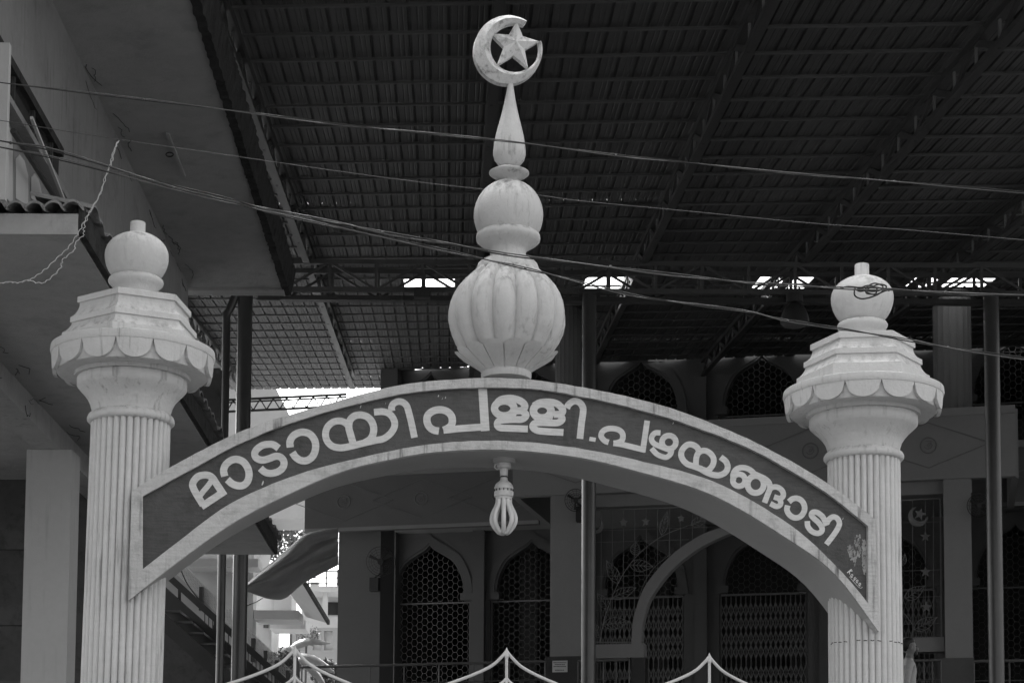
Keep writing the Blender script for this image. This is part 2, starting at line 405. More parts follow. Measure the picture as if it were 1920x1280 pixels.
LET = [  # (offset x, offset y, [(points, width, closed)])
 (340, 800, [([(262, 935), (200, 835), (150, 745), (135, 690), (155, 640), (200, 595), (260, 577), (325, 580), (375, 612), (415, 672), (500, 800)], 86, 0),
             ([(528, 765), (240, 955)], 86, 0), ([(372, 632), (320, 705), (265, 770), (215, 835)], 66, 0)]),
 (340, 800, [([(521, 592), (507, 520), (535, 450), (600, 400), (670, 388), (745, 420), (795, 490), (813, 570), (795, 650), (745, 698), (680, 705), (610, 680), (552, 630)], 87, 0)]),
 (340, 800, [([(1168, 255), (1110, 215), (1050, 207), (970, 222), (900, 275), (880, 330), (905, 375), (970, 397), (1050, 380), (1130, 352), (1190, 362), (1230, 412), (1222, 480), (1170, 530), (1090, 555), (1020, 548), (975, 520), (948, 495)], 85, 0)]),
 (340, 800, [([(1308, 245), (1303, 180), (1335, 115), (1395, 75), (1465, 62), (1540, 85), (1595, 150), (1612, 225), (1600, 305), (1560, 370), (1495, 405), (1430, 400), (1370, 360), (1333, 305)], 87, 0)]),
 (590, 720, [([(400, 490), (345, 450), (280, 440), (210, 460), (150, 520), (130, 600), (150, 680), (210, 740), (300, 762), (400, 750), (560, 712), (720, 675), (820, 655), (900, 600), (950, 530), (960, 460), (930, 390), (880, 345), (810, 328), (712, 335)], 82, 0),
             ([(460, 705), (430, 600), (410, 520), (420, 440), (470, 385), (540, 368), (620, 385), (680, 440), (708, 520), (700, 600), (665, 660), (600, 702)], 86, 0),
             ([(928, 322), (922, 280), (945, 235), (1000, 208), (1060, 218), (1105, 262), (1130, 340), (1160, 460), (1198, 640)], 80, 0)]),
 (590, 720, [([(1490, 561), (1430, 550), (1375, 510), (1347, 440), (1360, 370), (1420, 322), (1500, 305), (1580, 322), (1635, 370), (1652, 430), (1640, 490), (1590, 532), (1545, 552)], 88, 0),
             ([(1545, 553), (1650, 541), (1800, 527), (2085, 508)], 82, 0), ([(2013, -110 + 128), (2047, 560)], 104, 0)]),
 (840, 700, [(ell(675, 418, 117, 88), 88, 1), ([(590, 350), (640, 312), (740, 297), (830, 312), (900, 350), (922, 395), (890, 440), (820, 447)], 86, 0),
             ([(870, 440), (930, 480), (932, 515), (885, 548), (780, 550), (660, 558), (607, 572), (590, 610), (615, 645), (700, 655), (958, 664)], 82, 0),
             ([(600, 515), (790, 520)], 74, 0), ([(770, 350), (800, 430), (770, 520)], 76, 0)]),
 (840, 700, [(ell(1130, 447, 105, 86), 92, 1), ([(1030, 390), (1100, 350), (1200, 341), (1290, 355), (1350, 395), (1378, 445), (1350, 485), (1270, 490)], 84, 0),
             ([(1330, 485), (1365, 525), (1365, 560), (1310, 590), (1200, 590), (1090, 588), (1036, 600), (1016, 635), (1045, 670), (1120, 690), (1385, 706)], 82, 0),
             ([(1040, 530), (1225, 525)], 84, 0), ([(1215, 380), (1240, 460), (1215, 540)], 76, 0),
             ([(1425, 415), (1450, 370), (1510, 331), (1570, 342), (1612, 390), (1622, 450), (1602, 600), (1583, 782)], 80, 0)]),
 (840, 700, [([(1696, 781), (1772, 795)], 50, 0)]),
 (1080, 740, [([(392, 568), (345, 550), (303, 500), (312, 450), (355, 414), (420, 402), (500, 414), (550, 450), (563, 500), (548, 548), (500, 572), (450, 580)], 68, 0),
              ([(448, 578), (550, 594), (680, 625), (825, 661)], 68, 0), ([(855, 308), (799, 688)], 68, 0)]),
 (1080, 740, [([(1014, 455), (955, 455), (915, 490), (907, 540), (940, 585), (1000, 612), (1060, 636), (1125, 660)], 66, 0),
              (ell(1115, 567, 83, 80), 68, 1), ([(1150, 630), (1138, 700), (1090, 745), (1030, 738), (965, 705), (905, 640)], 64, 0)]),
 (1080, 740, [([(1478, 668), (1440, 618), (1375, 592), (1320, 608), (1275, 660), (1262, 720), (1285, 780), (1335, 828), (1400, 852), (1480, 880), (1560, 925), (1640, 955), (1720, 962), (1790, 930), (1820, 870), (1800, 800), (1735, 745)], 72, 0),
              ([(1437, 850), (1446, 745), (1480, 685), (1545, 668), (1610, 700), (1650, 760), (1645, 830), (1600, 892), (1550, 905), (1480, 875)], 70, 0)]),
 (1340, 850, [(ell(292, 318, 74, 72), 68, 1), ([(226, 320), (222, 250), (255, 192), (320, 167), (400, 182), (460, 225), (485, 275)], 68, 0),
              (ell(492, 368, 97, 102), 72, 1), ([(440, 225), (520, 262), (600, 300), (650, 345), (664, 410), (640, 480), (598, 588)], 68, 0),
              ([(660, 430), (690, 405), (745, 400), (800, 432), (824, 480), (812, 522), (770, 535), (712, 518)], 66, 0), ([(770, 535), (792, 575), (785, 615), (740, 632), (668, 598)], 64, 0)]),
 (1340, 850, [([(890, 577), (935, 542), (990, 535), (1045, 565), (1078, 630), (1070, 700), (1025, 755), (960, 768), (900, 735), (867, 675), (877, 620)], 68, 0)]),
 (1340, 850, [([(1112, 808), (1118, 870), (1165, 930), (1230, 955), (1280, 935), (1288, 890), (1250, 830), (1190, 775), (1160, 735), (1178, 703), (1230, 705), (1290, 750), (1320, 800), (1345, 862)], 66, 0),
              ([(1345, 835), (1372, 788), (1420, 758), (1470, 775), (1497, 830), (1480, 890), (1430, 970), (1340, 1088)], 66, 0)]),
]
for ox, oy, sts in LET:
    mb = MB()
    for pts, w_, cl in sts:
        stroke_mesh(mb, pts, w_, bool(cl), 6.4, ox, oy)
    mb.build('painted_letter', 'letter_white', arch)
mb = MB()   # sign painter's signature
for pts, w_ in [([(485, 738), (412, 796)], 17), ([(447, 768), (500, 762)], 14), ([(450, 766), (452, 818)], 14),
                ([(480, 858), (505, 836), (492, 820), (474, 832), (472, 852), (484, 868), (500, 864)], 12),
                ([(545, 862), (522, 888), (528, 900)], 12), ([(560, 880), (530, 908), (505, 935)], 12),
                ([(565, 942), (588, 924), (576, 908), (560, 920), (558, 938), (570, 954), (586, 950)], 12),
                ([(607, 994), (630, 974), (618, 958), (602, 970), (600, 988), (612, 1004), (628, 1000)], 12),
                ([(448, 855), (500, 915), (560, 985), (610, 1032), (640, 1038), (655, 1018)], 6)]:
    stroke_mesh(mb, pts, w_, False, 8.533, 1540, 980, 4)
mb.build('painted_signature', 'letter_white', arch)
def patch(pts, mat, name, sc, ox, oy, d):
    c = catmull([(ox + x / sc + random.uniform(-.4, .4), oy + y / sc + random.uniform(-.4, .4), 0) for x, y in pts], 3, True)
    MB().prism([gpp(p.x, p.y, d) for p in c], GT.V * .0015).build(name, mat, arch)
peelA = [(410, 370), (440, 352), (500, 368), (530, 400), (535, 240), (560, 190), (620, 172), (625, 260), (605, 330), (640, 420), (625, 540), (575, 560), (545, 720), (520, 650), (470, 590), (440, 500), (410, 430)]
peelB = [(662, 268), (715, 292), (738, 420), (730, 700), (705, 830), (675, 790), (655, 640), (648, 420)]
def pinside(poly, x, y):
    c = False
    j = len(poly) - 1
    for i in range(len(poly)):
        xi, yi = poly[i]; xj, yj = poly[j]
        if (yi > y) != (yj > y) and x < (xj - xi) * (y - yi) / (yj - yi) + xi: c = not c
        j = i
    return c
for nm, pol in (('A', peelA), ('B', peelB)):
    mb = MB(); cnt = 0
    while cnt < 150:
        x, y = random.uniform(400, 745), random.uniform(170, 840)
        if not pinside(pol, x, y): continue
        cnt += 1
        w0 = random.uniform(5, 15); h0 = w0 * random.uniform(1.2, 3.2)
        pts = []
        for k in range(7):
            a = 2 * math.pi * k / 7
            rr = random.uniform(.5, 1.1)
            pts.append((1540 + (x + w0 * rr * math.cos(a)) / 8.533, 980 + (y + h0 * rr * math.sin(a)) / 8.533))
        mb.prism([gpp(px1, py1, LET_D - .0012 - cnt * .00001) for px1, py1 in pts], GT.V * .0008)
    mb.build('peeled_paint', 'peel', arch, kind='stuff')
for (x, y, s_) in [(492, 905, 5), (676, 762, 3), (829, 747, 2.2), (835, 745, 2), (822, 742, 2.2), (723, 756, 1.6), (1262, 793, 2.2), (1231, 779, 1.8), (1580, 972, 2.4), (1321, 808, 1.2)]:
    patch([(x - s_ * .3, y + s_), (x - s_ * .1, y), (x + s_ * .4, y - s_), (x + s_ * .35, y + s_ * .1)], 'letter_white', 'paint_chip', 1, 0, 0, LET_D - .002)

# ---- columns
def px_prof(ax, Y, rows):
    """(y pixel, half width pixel) -> (radius, z) on a vertical axis through photo x=ax at distance Y"""
    out = []
    for y, hw in rows:
        c = at(ax, y, Y)
        out.append(((at(ax + hw, y, Y) - c).length, c.z))
    return out
def column(ax, y_ref, Y, rows, hexrows, hexphase, label, n_reed=34, lean=0.0, hexnear=0.0):
    c = at(ax, y_ref, Y)
    A = (c.x, c.y)
    t = thing('gate_column', (A[0], A[1], 0), label, 'column', 'columns carrying the gate arch')
    ln = Vector((lean, 0, 0))
    def lp(key, name, n=64, **k):
        pr = px_prof(ax, Y, rows[key])
        sh = ln * (pr[0][1] - c.z)
        mb = MB().lathe(pr, (A[0] + sh.x, A[1] + sh.y), n, lean=ln, **k)
        return mb.build(name, 'gate_white', t, True, 50)
    # reeded shaft down to the ground
    (r1, z1), = px_prof(ax, Y, [rows['shaft'][0]])
    r0 = r1 * 1.045
    mod = lambda th, i: 0.895 + 0.12 * abs(math.cos(n_reed / 2 * th)) ** 0.5
    zs = [z1 * k / 26 for k in range(26)] + [z1 - .03, z1 + .02]
    jit = [[random.uniform(-.0035, .0035) for _ in range(n_reed)] for _ in range(len(zs))]
    mod0 = mod
    mod = lambda th, i: mod0(th, i) + jit[i][int((th * n_reed / (2 * math.pi)) + .5) % n_reed]
    pr = [(r0 + (r1 - r0) * z / z1, z) for z in zs]
    sh = ln * (pr[0][1] - c.z)
    MB().lathe(pr, (A[0] + sh.x, A[1] + sh.y), n_reed * 10, mod, ln).build('shaft', 'gate_white', t, True, 38)
    lp('torus', 'necking_ring'); lp('bell', 'bell_capital', 72); 
    disc = lp('disc', 'capital_disc', 96)
    # scalloped lappets round the disc
    pd = px_prof(ax, Y, rows['lappet'])
    (rt_, zt), (rb, zb) = pd
    for k in range(14):
        th0 = 2 * math.pi * (k + .5) / 14 + hexphase * .1
        half = math.pi / 14 * .985
        cols = 13
        V, f = [], []
        for layer, dr in ((0, -.008), (1, .013)):
            for i in range(cols):
                u = -1 + 2 * i / (cols - 1)
                drop = math.sqrt(max(0, 1 - u * u)) ** .9
                for q, zz in enumerate((zt, zt - (zt - zb) * (0.03 + .97 * drop))):
                    fr_ = (zt - zz) / max(zt - zb, 1e-6)
                    rr = rt_ + (rb - rt_) * fr_ + dr
                    th = th0 + half * u
                    V.append(Vector((A[0] + rr * math.sin(th), A[1] - rr * math.cos(th), zz)) + ln * (zz - c.z))
        n1 = cols * 2
        for i in range(cols - 1):
            a = 2 * i
            f += [(a, a + 1, a + 3, a + 2), (n1 + a, n1 + a + 2, n1 + a + 3, n1 + a + 1), (a + 1, n1 + a + 1, n1 + a + 3, a + 3), (a, a + 2, n1 + a + 2, n1 + a)]
        MB().add(V, f).build('lappet', 'gate_white', disc)
    # stepped hexagonal plinth
    prof = [(px_prof(ax, Y, [(y, h)])[0][0], at(ax, y, Y - hexnear * h * Y / F).z) for y, h in hexrows]
    sh = ln * (prof[0][1] - c.z)
    MB().lathe(prof, (A[0] + sh.x, A[1] + sh.y), 6, None, ln, hexphase).build('hexagonal_plinth', 'gate_white', t)
    lp('cup', 'ball_cup'); lp('ball', 'ball'); lp('stub', 'stub', 20)
    return t, A

def ball_rows(cy, hw, y0, y1, n=14, rv=None, rv2=None):
    out = []
    rv = rv or hw
    rv2 = rv2 or hw
    for i in range(n + 1):
        y = y0 + (y1 - y0) * i / n
        out.append((y, max(.3, hw * math.sqrt(max(0, 1 - ((y - cy) / (rv2 if y > cy else rv)) ** 2)))))
    return out
L_rows = dict(
    shaft=[(788, 72.5)],
    torus=[(797, 71), (796, 77), (792, 80.5), (787, 80.5), (782, 78.5), (778, 73), (776, 70)],
    bell=[(780, 71), (771, 73.5), (762, 76), (752, 81), (743, 88), (735, 96), (729, 101), (722, 101.5), (714, 101), (713, 100), (712.5, 107), (700, 108.5), (698, 106)],
    disc=[(706, 106), (706.5, 136), (705, 139), (690, 141.5), (672.5, 142), (672, 150.5), (667, 152), (658, 151), (656, 147), (655, 100)],
    lappet=[(672, 145), (707, 143)],
    cup=[(562, 36), (552, 36.5), (546, 38), (541, 41.5), (537, 46), (533, 50), (529, 51.3), (525, 50), (522, 46), (520, 42)],
    ball=ball_rows(481, 59, 527, 437.2, 24, 44, 58), stub=[(446, 14.5), (417.5, 14), (417, 13)])
L_hex = [(668, 134), (622, 134), (620, 131), (617, 126), (613, 121.5), (608, 117.5), (603, 115.5), (602.5, 119.8), (593, 119.5), (591, 116.5), (587, 111), (581, 106.5), (574, 103.5), (566, 102.5), (565.5, 107.5), (555, 107.5), (553.5, 102)]
colL, AL = column(251, 640, 10.19, L_rows, L_hex, R(-5), 'reeded white column with disc capital at the left end of the arch, nearest the low tiled canopy', lean=0.012, hexnear=.5)
R_rows = dict(
    shaft=[(858, 66.5)],
    torus=[(866, 66), (865, 71), (861, 74.3), (856, 74.3), (852, 72), (848, 67.5), (846, 65)],
    bell=[(850, 65.5), (841, 68), (832, 71), (823, 77), (814, 85), (806, 94), (800, 100), (793, 100.5), (785, 100), (784, 99), (783.5, 105.5), (772, 106), (770, 103)],
    disc=[(777, 105), (777.5, 133), (776, 136), (762, 139), (748.5, 139.5), (748, 147.5), (743, 149), (735, 148), (733, 144), (732, 95)],
    lappet=[(748, 142.5), (778, 140)],
    cup=[(652, 32), (634, 33), (628, 35), (623, 38.5), (619, 43), (615, 46), (611, 47), (607, 45), (605, 41)],
    ball=ball_rows(559, 58, 610, 518.2, 24, 41, 59), stub=[(526, 13.6), (497, 13.4), (496, 12.4)])
R_hex = [(742, 123), (707, 123), (706, 120.5), (703, 116), (699, 112), (693, 108), (687, 106), (686.5, 109.8), (677, 109.5), (676, 106.5), (673, 101.5), (668, 97), (662, 94), (655, 92.5), (654.5, 97), (644, 97), (642.5, 92)]
colR, AR = column(1618, 720, 11.12, R_rows, R_hex, R(23.4), 'reeded white column with disc capital at the right end of the arch, cable coil on its ball')

# hairline joint round the right shaft, below the arch
zc_ = at(1620, 1200, 11.12 - .21).z
pr_ = px_prof(1618, 11.12, [(1200, 66.5)])[0][0] * 1.035
for k in range(-7, 8):
    if k in (-3, 2): continue
    a0 = k * 2 * math.pi / 34
    pts = [(AR[0] + (pr_ * 1.0) * math.sin(a0 + d), AR[1] - (pr_ * 1.0) * math.cos(a0 + d), zc_ + random.uniform(-.004, .004)) for d in (-.05, 0, .05)]
    MB().tube(pts, .0026, 4).build('crack', 'black', colR)
# ---- finial on the crown of the arch
YF = 10.38 + .23
fin_c = at(949, 706, YF)
LEAN = Vector((0.008, 0, 0))
fin = thing('gate_finial', fin_c, 'tall white finial of lobed dome, ball and spire topped by a crescent and star', 'finial')
def fl(rows, name, n=64, mod=None, ph=0.0, ang=50, ax=949):
    pr = px_prof(ax, YF, rows)
    sh = LEAN * (pr[0][1] - fin_c.z)
    return MB().lathe(pr, (fin_c.x + sh.x, fin_c.y), n, mod, LEAN, ph).build(name, 'finial_white', fin, True, ang)
fl([(712, 46), (707, 47.5), (701, 47.5), (697, 45), (695, 40)], 'base_ring')
NL = 14
lobe = lambda th, i: 0.84 + 0.175 * abs(math.cos(NL / 2 * (th - R(-3)))) ** 0.45
dome_rows = [(696, 44), (690, 52), (680, 64), (668, 77), (655, 88), (640, 98), (622, 106), (604, 109.5), (588, 109), (572, 106), (556, 100), (541, 91), (528, 80), (516, 68), (507, 58)]
fl(dome_rows, 'lobed_dome', NL * 20, lobe, 0, 32, 948)
fl([(512, 60), (508, 60.5), (503, 58), (497, 56), (493, 52), (489, 44), (487, 36), (480, 34), (473, 33.5), (468, 37), (462, 46), (457, 54), (452, 59.5), (447, 60.5), (442, 59.5), (438, 55), (436, 50)], 'flared_neck', 64)
fl(ball_rows(404, 65, 441, 339.6, 20), 'ball')
fl([(342, 14), (337, 17), (333, 26), (329, 34), (326, 37.6), (324, 37.6), (320, 30), (317, 21), (314, 15)], 'saucer')
fl([(316, 13), (313, 17), (308, 22), (300, 28), (291, 30.6), (283, 30.4), (270, 29), (255, 26.3), (238, 22), (220, 17.3), (202, 12.8), (184, 9.3), (168, 6.6), (156, 5)], 'spire')
# leaf petals cupping the dome
pet = px_prof(948, YF, [(699, 44), (691, 52), (683, 63), (675, 74.5), (667, 85), (660, 90)])
dome = [o for o in bpy.data.objects if o.name == 'lobed_dome'][0]
for k in range(NL):
    th0 = 2 * math.pi * (k + .5) / NL + R(-3)
    half = math.pi / NL * .94
    cols, rws = 9, 6
    V, f = [], []
    for layer, dr in ((0, -.03), (1, .010)):
        for i in range(cols):
            u = -1 + 2 * i / (cols - 1)
            vmax = 1 - .22 * (1 - math.sqrt(max(0, 1 - u * u * .96)))
            for j in range(rws):
                v = j / (rws - 1) * vmax * (len(pet) - 1)
                a = min(int(v), len(pet) - 2); tt = v - a
                rr = pet[a][0] + (pet[a + 1][0] - pet[a][0]) * tt
                zz = pet[a][1] + (pet[a + 1][1] - pet[a][1]) * tt
                rr += dr * (.3 + .7 * j / (rws - 1)) + .012 * (1 - u * u) * (j / (rws - 1))
                th = th0 + half * u
                V.append(Vector((fin_c.x + rr * math.sin(th), fin_c.y - rr * math.cos(th), zz)))
    n1 = cols * rws
    for i in range(cols - 1):
        for j in range(rws - 1):
            a = i * rws + j
            f += [(a, a + rws, a + rws + 1, a + 1), (n1 + a, n1 + a + 1, n1 + a + rws + 1, n1 + a + rws)]
        a = i * rws + rws - 1
        f.append((a, a + rws, n1 + a + rws, n1 + a))
    for i in (0, cols - 1):
        for j in range(rws - 1):
            a = i * rws + j
            f.append((a, a + 1, n1 + a + 1, n1 + a))
    MB().add(V, f).build('petal', 'finial_white', dome, True, 40)
# crescent and star
FD = Frame((fin_c.x, YF), 0.213)
def fpt(x, y, d): return on_plane(x, y, FD.O, FD.V) + FD.V * d
def arc(cx, cy, r, a0, a1, n): return [(cx + r * math.cos(a0 + (a1 - a0) * i / n), cy - r * math.sin(a0 + (a1 - a0) * i / n)) for i in range(n + 1)]
n = 56
outer = arc(952, 95.5, 64, R(57), R(372), n)
inner = arc(964.5, 91.5, 46, R(68), R(374), n)
V, f = [], []
for (xo, yo), (xi, yi) in zip(outer, inner):
    xm, ym = xo * .45 + xi * .55, yo * .45 + yi * .55
    wd = math.hypot(xo - xi, yo - yi)
    bul = .018 + .0009 * wd
    for (x, y, d) in ((xo, yo, -.018), (xm, ym, -bul - .012), (xi, yi, -.016), (xi, yi, .03), (xo, yo, .03)):
        V.append(fpt(x, y, d))
for i in range(n):
    a, b = i * 5, (i + 1) * 5
    f += [(a + q, b + q, b + (q + 1) % 5, a + (q + 1) % 5) for q in range(5)]
f += [(4, 3, 2, 1, 0), tuple(n * 5 + q for q in range(5))]
MB().add(V, f).build('crescent', 'crescent_white', fin, True, 25)
tips = [(968.5, 40), (1010, 78.5), (989.5, 127.5), (932, 123), (920, 63.5)]
cx_, cy_ = 965, 84
inn = []
for i in range(5):
    a, b = tips[i], tips[(i + 1) % 5]
    mx, my = (a[0] + b[0]) / 2 - cx_, (a[1] + b[1]) / 2 - cy_
    k = 21.0 / math.hypot(mx, my)
    inn.append((cx_ + mx * k, cy_ + my * k))
V = []
for i in range(5): V += [fpt(*tips[i], -.006), fpt(*inn[i], -.006)]
V.append(fpt(cx_, cy_, -.05))
for i in range(5): V += [fpt(*tips[i], .03), fpt(*inn[i], .03)]
f = [(i, (i + 1) % 10, 10) for i in range(10)] + [(i, 11 + i, 11 + (i + 1) % 10, (i + 1) % 10) for i in range(10)] + [tuple(range(20, 10, -1))]
MB().add(V, f).build('star', 'crescent_white', fin)

# ---- lamp under the crown of the arch
YB = 10.38 + .22
bl = at(945, 866, YB)
lamp = thing('ceiling_lamp', bl, 'white fluorescent lamp with bulging tubes hanging under the crown of the arch', 'lamp')
def bp(rows, name, mat, n=32):
    pr = px_prof(945, YB, rows)
    return MB().lathe(pr, (bl.x, bl.y), n).build(name, mat, lamp, True, 40)
bp([(858, 22), (868, 21), (869, 14)], 'ceiling_rose', 'soffit_white')
bp([(868, 13.2), (877, 13.2), (878, 12), (879, 8), (884, 7.4), (891, 7.2), (892.5, 8)], 'lamp_holder', 'white_plastic')
bp([(892.5, 6.6), (894.5, 6.8), (895, 7)], 'black_gasket', 'black')
cap_ = bp([(895, 6.6), (900, 7), (902, 9), (905, 13), (909, 16.2), (914, 17.8), (917, 18), (917.4, 16.6), (921, 16.6), (921.4, 18), (926, 18.2), (931, 17.6), (931.5, 15.8), (936, 15.2)], 'lamp_base', 'white_plastic')
mb = MB()
for k in range(14):
    th = 2 * math.pi * k / 14
    pr = px_prof(945, YB, [(917.3, 17.6), (921.5, 17.6)])
    mb.obox(Vector((bl.x + pr[0][0] * math.sin(th), bl.y - pr[0][0] * math.cos(th), (pr[0][1] + pr[1][1]) / 2)), (.003, 0, 0), (0, .003, 0), (0, 0, .006))
mb.build('vent_slot', 'black', cap_)
tp = px_prof(945, YB, [(934, 11), (943, 11.5), (952, 15), (961, 19.4), (970, 22), (979, 21.6), (987, 18), (994, 12.5), (998, 8)])
for k in range(4):
    path = []
    c0 = 2 * math.pi * k / 4 + R(22)
    for s_, seq in ((-1, tp), (1, list(reversed(tp)))):
        for r_, z_ in seq:
            th = c0 + s_ * R(21)
            path.append((bl.x + r_ * math.sin(th), bl.y - r_ * math.cos(th), z_))
    path = catmull(path, 4)
    MB().tube(path, .0135, 10).build('lamp_tube', 'tube_glass', lamp, True, 60)
MB().tube([bl + Vector((x * .003, -.02, z * .003)) for x, z in ((-12, -4), (-17, -6), (-18, -12), (-13, -16), (-9, -14))], .0035, 6).build('lamp_wire', 'white_plastic', lamp)
# ---- wrought gate leaves below the arch
def igate(xa, peaks, xb, label):
    """top edge of a gate leaf: ogee peaks in pixels"""
    base = gp((xa + xb) / 2, 1280, .2); base.z = 0
    t = thing('iron_gate', base, label, 'gate', 'leaves of the iron gate')
    return t
GD = 0.24
def gq(x, y): return gpp(x, y, GD)
gates = [('white pipe gate bay with pointed top, left of the lamp', 553, 1216, 372, 752, 1.25),
         ('white pipe gate bay with pointed top, straight under the lamp', 950, 1220, 752, 1141, 1.0),
         ('white pipe gate bay with pointed top, by the right column', 1330, 1230, 1141, 1540, 1.0)]
for lab, px_, py_, xa, xb, k in gates:
    base = gq(px_, 1280); base.z = 0
    t = thing('gate_leaf', base, lab, 'gate', 'bays of the pipe gate')
    u0 = GT.px(px_, py_, GD)
    pk = gq(px_, py_)
    ul, ur = (gq(xa, 1300) - GT.O).dot(GT.U) + .01, (gq(xb, 1300) - GT.O).dot(GT.U) - .01
    up_ = (pk - GT.O).dot(GT.U)
    zp = pk.z
    for side, ue in ((-1, ul), (1, ur)):
        wdt = abs(ue - up_)
        path = [(up_, zp), (up_ + side * .03, zp - .035), (up_ + side * .085, zp - .085), (up_ + side * .17, zp - .13), (up_ + side * .28, zp - .175), (up_ + side * .42, zp - .225), (up_ + side * wdt, zp - .27)]
        path = catmull([GT.pt(u, GD, z) for u, z in path], 5)
        MB().tube(path, .0095, 8).build('top_rail', 'gate_iron', t, True, 60)
        p2 = [GT.pt(u, GD, z) for u, z in [(up_, zp - .155), (up_ + side * .03, zp - .185), (up_ + side * .12, zp - .24), (up_ + side * .3, zp - .31), (up_ + side * wdt * .95, zp - .38)]]
        MB().tube(catmull(p2, 4), .0085, 8).build('inner_rail', 'gate_iron', t, True, 60)
        MB().bar(GT.pt(ue, GD, .08), GT.pt(ue, GD, zp - .26), .03, .03).build('stile', 'gate_iron', t)
        for q in range(1, 4):
            uu = up_ + (ue - up_) * q / 4
            MB().tube([GT.pt(uu, GD, .1), GT.pt(uu, GD, zp - .33 - .02 * q)], .008, 6).build('bar', 'gate_iron', t)
    MB().tube([GT.pt(up_, GD, .1), GT.pt(up_, GD, zp - .01)], .0085, 8).build('bar', 'gate_iron', t)
    MB().lathe([(.001, zp + .022), (.012, zp - .005), (.014, zp - .03), (.006, zp - .05)], tuple(pk)[:2], 8).build('spike', 'gate_iron', t)
    for zz in (.12, 1.3):
        MB().bar(GT.pt(ul, GD, zz), GT.pt(ur, GD, zz), .03, .04).build('cross_rail', 'gate_iron', t)


# ================================================================== THE SHED ROOF BEHIND THE GATE
r_ = ray(844, 1228); r_ = r_ / r_.y                    # along the rafters, one metre of depth
QS = 0.051
q_ = Vector((1, -QS, 0))                            # along the purlins
P0 = at(700, 57, 18.23)
nrm = q_.cross(r_).normalized()
MQ = Frame((0, 39.8), -0.24)                          # window wall of the mosque
def roof(s, t, dz=0.0): return P0 + q_ * s + r_ * t + Z * dz
def solve_st(p):
    d = p - P0
    t = (d.y + QS * d.x) / (1 + QS * r_.x)
    return d.x - r_.x * t, t
u_end = MQ.px(636, 1000, -4.1)[0]
def t_wall(s):                                         # where the roof meets the window wall
    lo, hi = 6, 45
    for _ in range(40):
        mid = (lo + hi) / 2
        p = roof(s, mid)
        if (p - MQ.O).dot(MQ.V) < -0.06: lo = mid
        else: hi = mid
    return lo
shed = thing('shed_roof', roof(0, 0), 'dark ribbed sheet metal roof on purlins and lattice rafters, seen from below', 'roof')
PROF = [(0, 0), (.046, 0), (.052, .005), (.060, .005), (.066, 0), (.098, 0), (.104, .005), (.112, .005), (.118, 0), (.150, 0), (.158, .024), (.182, .024), (.190, 0)]
bounds = [-5.7, 2.5, 7.1, 12.25, 13.4, 18.4, 23.0, 24.8]  # first row extended forward, unseen, to keep sun and sky off the gate
lights = []
for (xa, xb) in [(760, 852), (1092, 1172), (1410, 1500), (1692, 1836)]:
    sa, _ = solve_st(on_plane(xa, 541, P0, nrm)); sb, _ = solve_st(on_plane(xb, 541, P0, nrm))
    lights.append((sa, sb))
def sheet(s0, s1, t0, t1, name, mat, lift=0.0, ribs=True):
    V, f = [], []
    ss = []
    k = math.floor(s0 / .2)
    pts = []
    while k * .2 <= s1 + 1e-6:
        for a, h in PROF:
            sx = k * .2 + a
            if s0 - 1e-6 <= sx <= s1 + 1e-6: pts.append((sx, h))
        k += 1
    if len(pts) < 2: return
    for sx, h in pts:
        V += [roof(sx, t0, lift) + nrm * h, roof(sx, t1, lift) + nrm * h]
    f = [(2 * i, 2 * i + 1, 2 * i + 3, 2 * i + 2) for i in range(len(pts) - 1)]
    MB().add(V, f).build(name, mat, shed)
for j in range(len(bounds) - 1):
    ta, tb = bounds[j], bounds[j + 1]
    s = -10.0
    while s < 15:
        s1 = s + 1.0
        tw = t_wall(s + .5) if (roof(s + .5, 22).x > MQ.pt(u_end, 0, 0).x - .2) else 99
        t1 = min(tb + .06, tw)
        if ta < t1 - .05:
            pieces = [(s, s1)]
            if j == 3:
                for sa, sb in lights:
                    new = []
                    for a, b in pieces:
                        if sb <= a or sa >= b: new.append((a, b)); continue
                        if sa > a + .05: new.append((a, sa))
                        if sb < b - .05: new.append((sb, b))
                    pieces = new
            for a, b in pieces:
                pale = random.random() < (.35 if s < -1.0 else .22)
                sheet(a, b, ta, t1, 'roof_sheet', 'sheet_pale' if pale else 'sheet', - .006 * j)
        s = s1
for sa, sb in lights:
    sheet(sa, sb, bounds[3], bounds[4], 'roof_light', 'rooflight', .01)
for k in range(-7, 31):
    t = .811 * k
    s0, s1 = -10, 15
    if t > t_wall(-1) - .05: s1 = solve_st(MQ.pt(u_end - .2, 0, 0))[0]
    MB().bar(roof(s0, t, -.035), roof(s1, t, -.035), .04, .024).build('purlin', 'purlin_steel', shed)
TD = .40
for px_ in (-140, 396, 938, 1451, 1952, 2460):
    p = on_plane(px_, 0, P0 - Z * TD, nrm)
    s, t0 = solve_st(p + Z * TD)
    tw = t_wall(s) if s > -2.5 else 24.8
    ta = -6.1
    rt = MB().bar(roof(s, ta, -.10), roof(s, tw, -.10), .09, .08).build('rafter', 'steel_dark', shed)
    MB().bar(roof(s, ta, -TD), roof(s, tw, -TD), .10, .06).build('bottom_chord', 'steel_dark', rt)
    k = -7
    while .811 * k + .4 < tw - .1:
        t = .811 * k + .4
        if t > ta:
            MB().bar(roof(s, t, -TD), roof(s, t, -.08), .022, .055, Vector((0, 1, 0))).build('strut', 'steel_pale' if px_ > 1000 else 'steel', rt)
            if t + .811 < tw:
                MB().bar(roof(s - .01, t, -TD if k % 2 else -.10), roof(s - .01, t + .811, -.10 if k % 2 else -TD), .03, .07).build('diagonal', 'steel_dark', rt)
        k += 1

